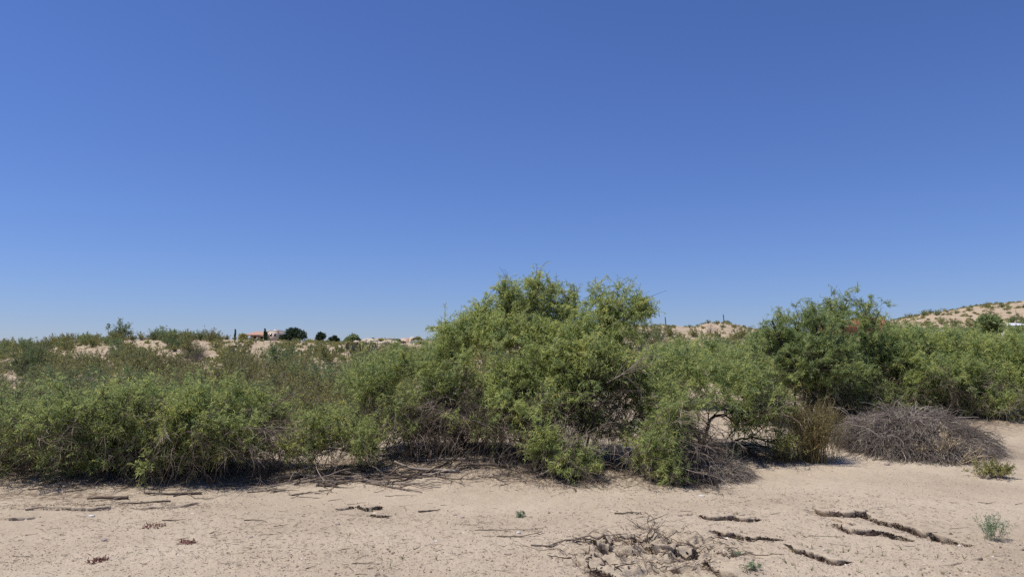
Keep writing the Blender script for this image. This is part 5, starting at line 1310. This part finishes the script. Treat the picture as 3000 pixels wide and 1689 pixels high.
# vehicles
def suv(u, v, y, lab, body, rz, name, s=1.0):
    p = P(u, v, y)
    o = empty(name, (p[0], p[1], p[2]), lab, "car", None, rz, s)
    prof = [(-2.3, .35), (-2.35, .75), (-2.2, 1.0), (-1.9, 1.08), (-1.6, 1.62), (-.2, 1.72), (.55, 1.6), (1.15, 1.08), (2.1, .98), (2.35, .75), (2.3, .35)]
    n = len(prof); V = [(a, -.9, b) for a, b in prof] + [(a, .9, b) for a, b in prof]
    Fs = [tuple(range(n))[::-1], tuple(range(n, 2 * n))] + [(i, (i + 1) % n, (i + 1) % n + n, i + n) for i in range(n)]
    b = poly("body", V, Fs, body, o)
    poly("side_window", [(-1.68, -.915, 1.12), (-.35, -.915, 1.12), (-.35, -.915, 1.6), (-1.52, -.915, 1.54)], [(0, 1, 2, 3)], GLASS, o)
    poly("side_window", [(-.25, -.915, 1.12), (.98, -.915, 1.12), (.48, -.915, 1.52), (-.25, -.915, 1.6)], [(0, 1, 2, 3)], GLASS, o)
    poly("windscreen", [(1.10, -.75, 1.14), (1.10, .75, 1.14), (.61, .7, 1.58), (.61, -.7, 1.58)], [(0, 1, 2, 3)], GLASS, o)
    for x in (-1.45, 1.45):
        for yy in (-.92, .70):
            V, Fq = tubes([[x, yy, .35]], [[x, yy + .22, .35]], [.36], [.36], 18)
            w = build("wheel", V, Fq, RUBBER, o); poly("hub", [(x + .22 * math.cos(a), yy - .004, .35 + .22 * math.sin(a)) for a in np.arange(10) * .628], [tuple(range(10))], METALR, w)
    boxes("headlight", [(2.3, 2.37, -.8, -.5, .7, .85)], WHITE, o); boxes("headlight", [(2.3, 2.37, .5, .8, .7, .85)], WHITE, o)
suv(1216, 1019.5, 100, "white pickup-like car parked on the graded bank in the distance", WHITE, math.pi + .15, "parked_car", .62)
suv(1163, 1010, 105, "small dark car parked left of the white one on the bank", SHADEW, .4, "parked_car", .5)
p = P(1243, 1016, 100)
o = empty("gate_post", tuple(p), "white post right of the white parked car", "post")
boxes("shaft", [(-.14, .14, -.14, .14, -.5, .75)], WHITE, o); boxes("cap", [(-.2, .2, -.2, .2, .753, .85)], WHITE, o)
p = P(1265, 1016, 104)
o = empty("block_wall", tuple(p), "low white block wall right of the white post", "wall")
boxes("blocks", [(-.6, 2.6, -.1, .1, -1, .5)], GREYW, o); boxes("coping", [(-.65, 2.65, -.15, .15, .503, .58)], WHITE, o)
p = P(985, 1006, 225)
o = empty("retaining_wall", tuple(p), "long pale retaining wall under the small pines on the ridge", "wall")
boxes("blocks", [(-2.2, 3.6, -.2, .2, -2, .55), (3.6, 6.0, -.2, .2, -2, .35)], PINK, o)
p = P(922, 1001, 236)
o = empty("garden_shed", tuple(p), "low pink roofed shed left of the compact dark pine", "shed")
boxes("wall", [(-1.4, 1.2, 0, 3, -2, .0)], STUCCO, o); poly("roof", [(-1.7, -.3, 0.004), (1.4, -.3, 0.004), (1.4, 3.3, 0.004), (-1.7, 3.3, 0.004), (-.2, 1.5, .55)], [(0, 1, 4), (1, 2, 4), (2, 3, 4), (3, 0, 4)], TILE, o)
# red house behind the right mesquites
p = P(2500, 957, 150); k = 150 / F
h = empty("red_adobe_house", tuple(p), "brick red adobe house rising behind the right hand mesquites", "house")
boxes("wall", [(-6.0, -3.6, 0, 7, -2, 1.7), (-3.6, -2.2, -.5, 7, -2, 2.25), (-2.2, 2.6, .3, 8, -2, 1.35), (2.6, 5.6, -.3, 7, -2, 1.85), (5.0, 6.0, -.6, 6, -2, 1.75), (2.6, 3.4, .5, 3, 1.5, 2.35)], REDW, h)
windows(h, [(-5.2, .8), (4.2, .8)], -.3, .6, .6, REDW); boxes("parapet", [(-3.7, -2.1, -.6, 7.1, 2.253, 2.4), (5.0, 6.05, -.65, 6.05, 1.753, 1.95)], REDW, h)
boxes("chimney", [(3.0, 3.4, 1, 1.4, 2.352, 2.9)], REDW, h)
# white roofed buildings at the right
def white_shed(u, v, y, w, lab, hgt):
    p = P(u, v, y)
    h = empty("white_roofed_shed", tuple(p), lab, "shed")
    boxes("wall", [(-w / 2, w / 2, 0, 5, -3, 0)], GREYW, h)
    poly("roof", [(-w / 2 - .3, -.4, .004), (w / 2 + .3, -.4, .004), (w / 2 + .3, 5.4, hgt), (-w / 2 - .3, 5.4, hgt), (-w / 2 - .3, -.4, -.12), (w / 2 + .3, -.4, -.12)], [(0, 1, 2, 3), (4, 5, 1, 0)], METALR, h)
    boxes("door", [(w * .1, w * .1 + 1, -.05, -.004, -2.4, -.3)], SHADEW, h)
white_shed(3010, 953, 90, 3.6, "bright white roofed building cut off by the right edge of the photo", .55)
white_shed(2800, 972, 90, 2.1, "low white roofed shed in front of the far right hill", .45)
# utility poles
def pole(u, v0, v1, y, lab, tilt=.0, name="utility_pole"):
    a = P(u, v1 + 8, y); hh = (v1 + 8 - v0) / F * y
    o = empty(name, tuple(a), lab, "pole")
    V, Fq = tubes([[0, 0, -.5]], [[-tilt * hh, 0, hh]], [.14 if y > 150 else .035], [.11 if y > 150 else .025], 8); build("shaft", V, Fq, POLEM, o, np.full(len(Fq), .5))
    if name == "utility_pole":
        V, Fq = tubes([[-tilt * hh * .92 - .1, -.7, hh * .93]], [[-tilt * hh * .92 + .1, .7, hh * .93]], [.06], [.06], 6); build("crossarm", V, Fq, POLEM, o)
pole(1952, 928, 950, 190, "left utility pole on the pale hill crest, nearer the tallest tree", .10)
pole(2123, 921, 946, 190, "right utility pole on the pale hill crest", .10)
pole(926, 978, 998, 240, "thin pole beside the compact dark pine on the ridge", 0, "flag_pole")
pole(1130, 989, 1000, 150, "short thin post at the left end of the adobe house", 0, "thin_post")
pole(2978, 905, 935, 120, "thin dark pole with a reddish top above the right white roof", 0, "thin_post")
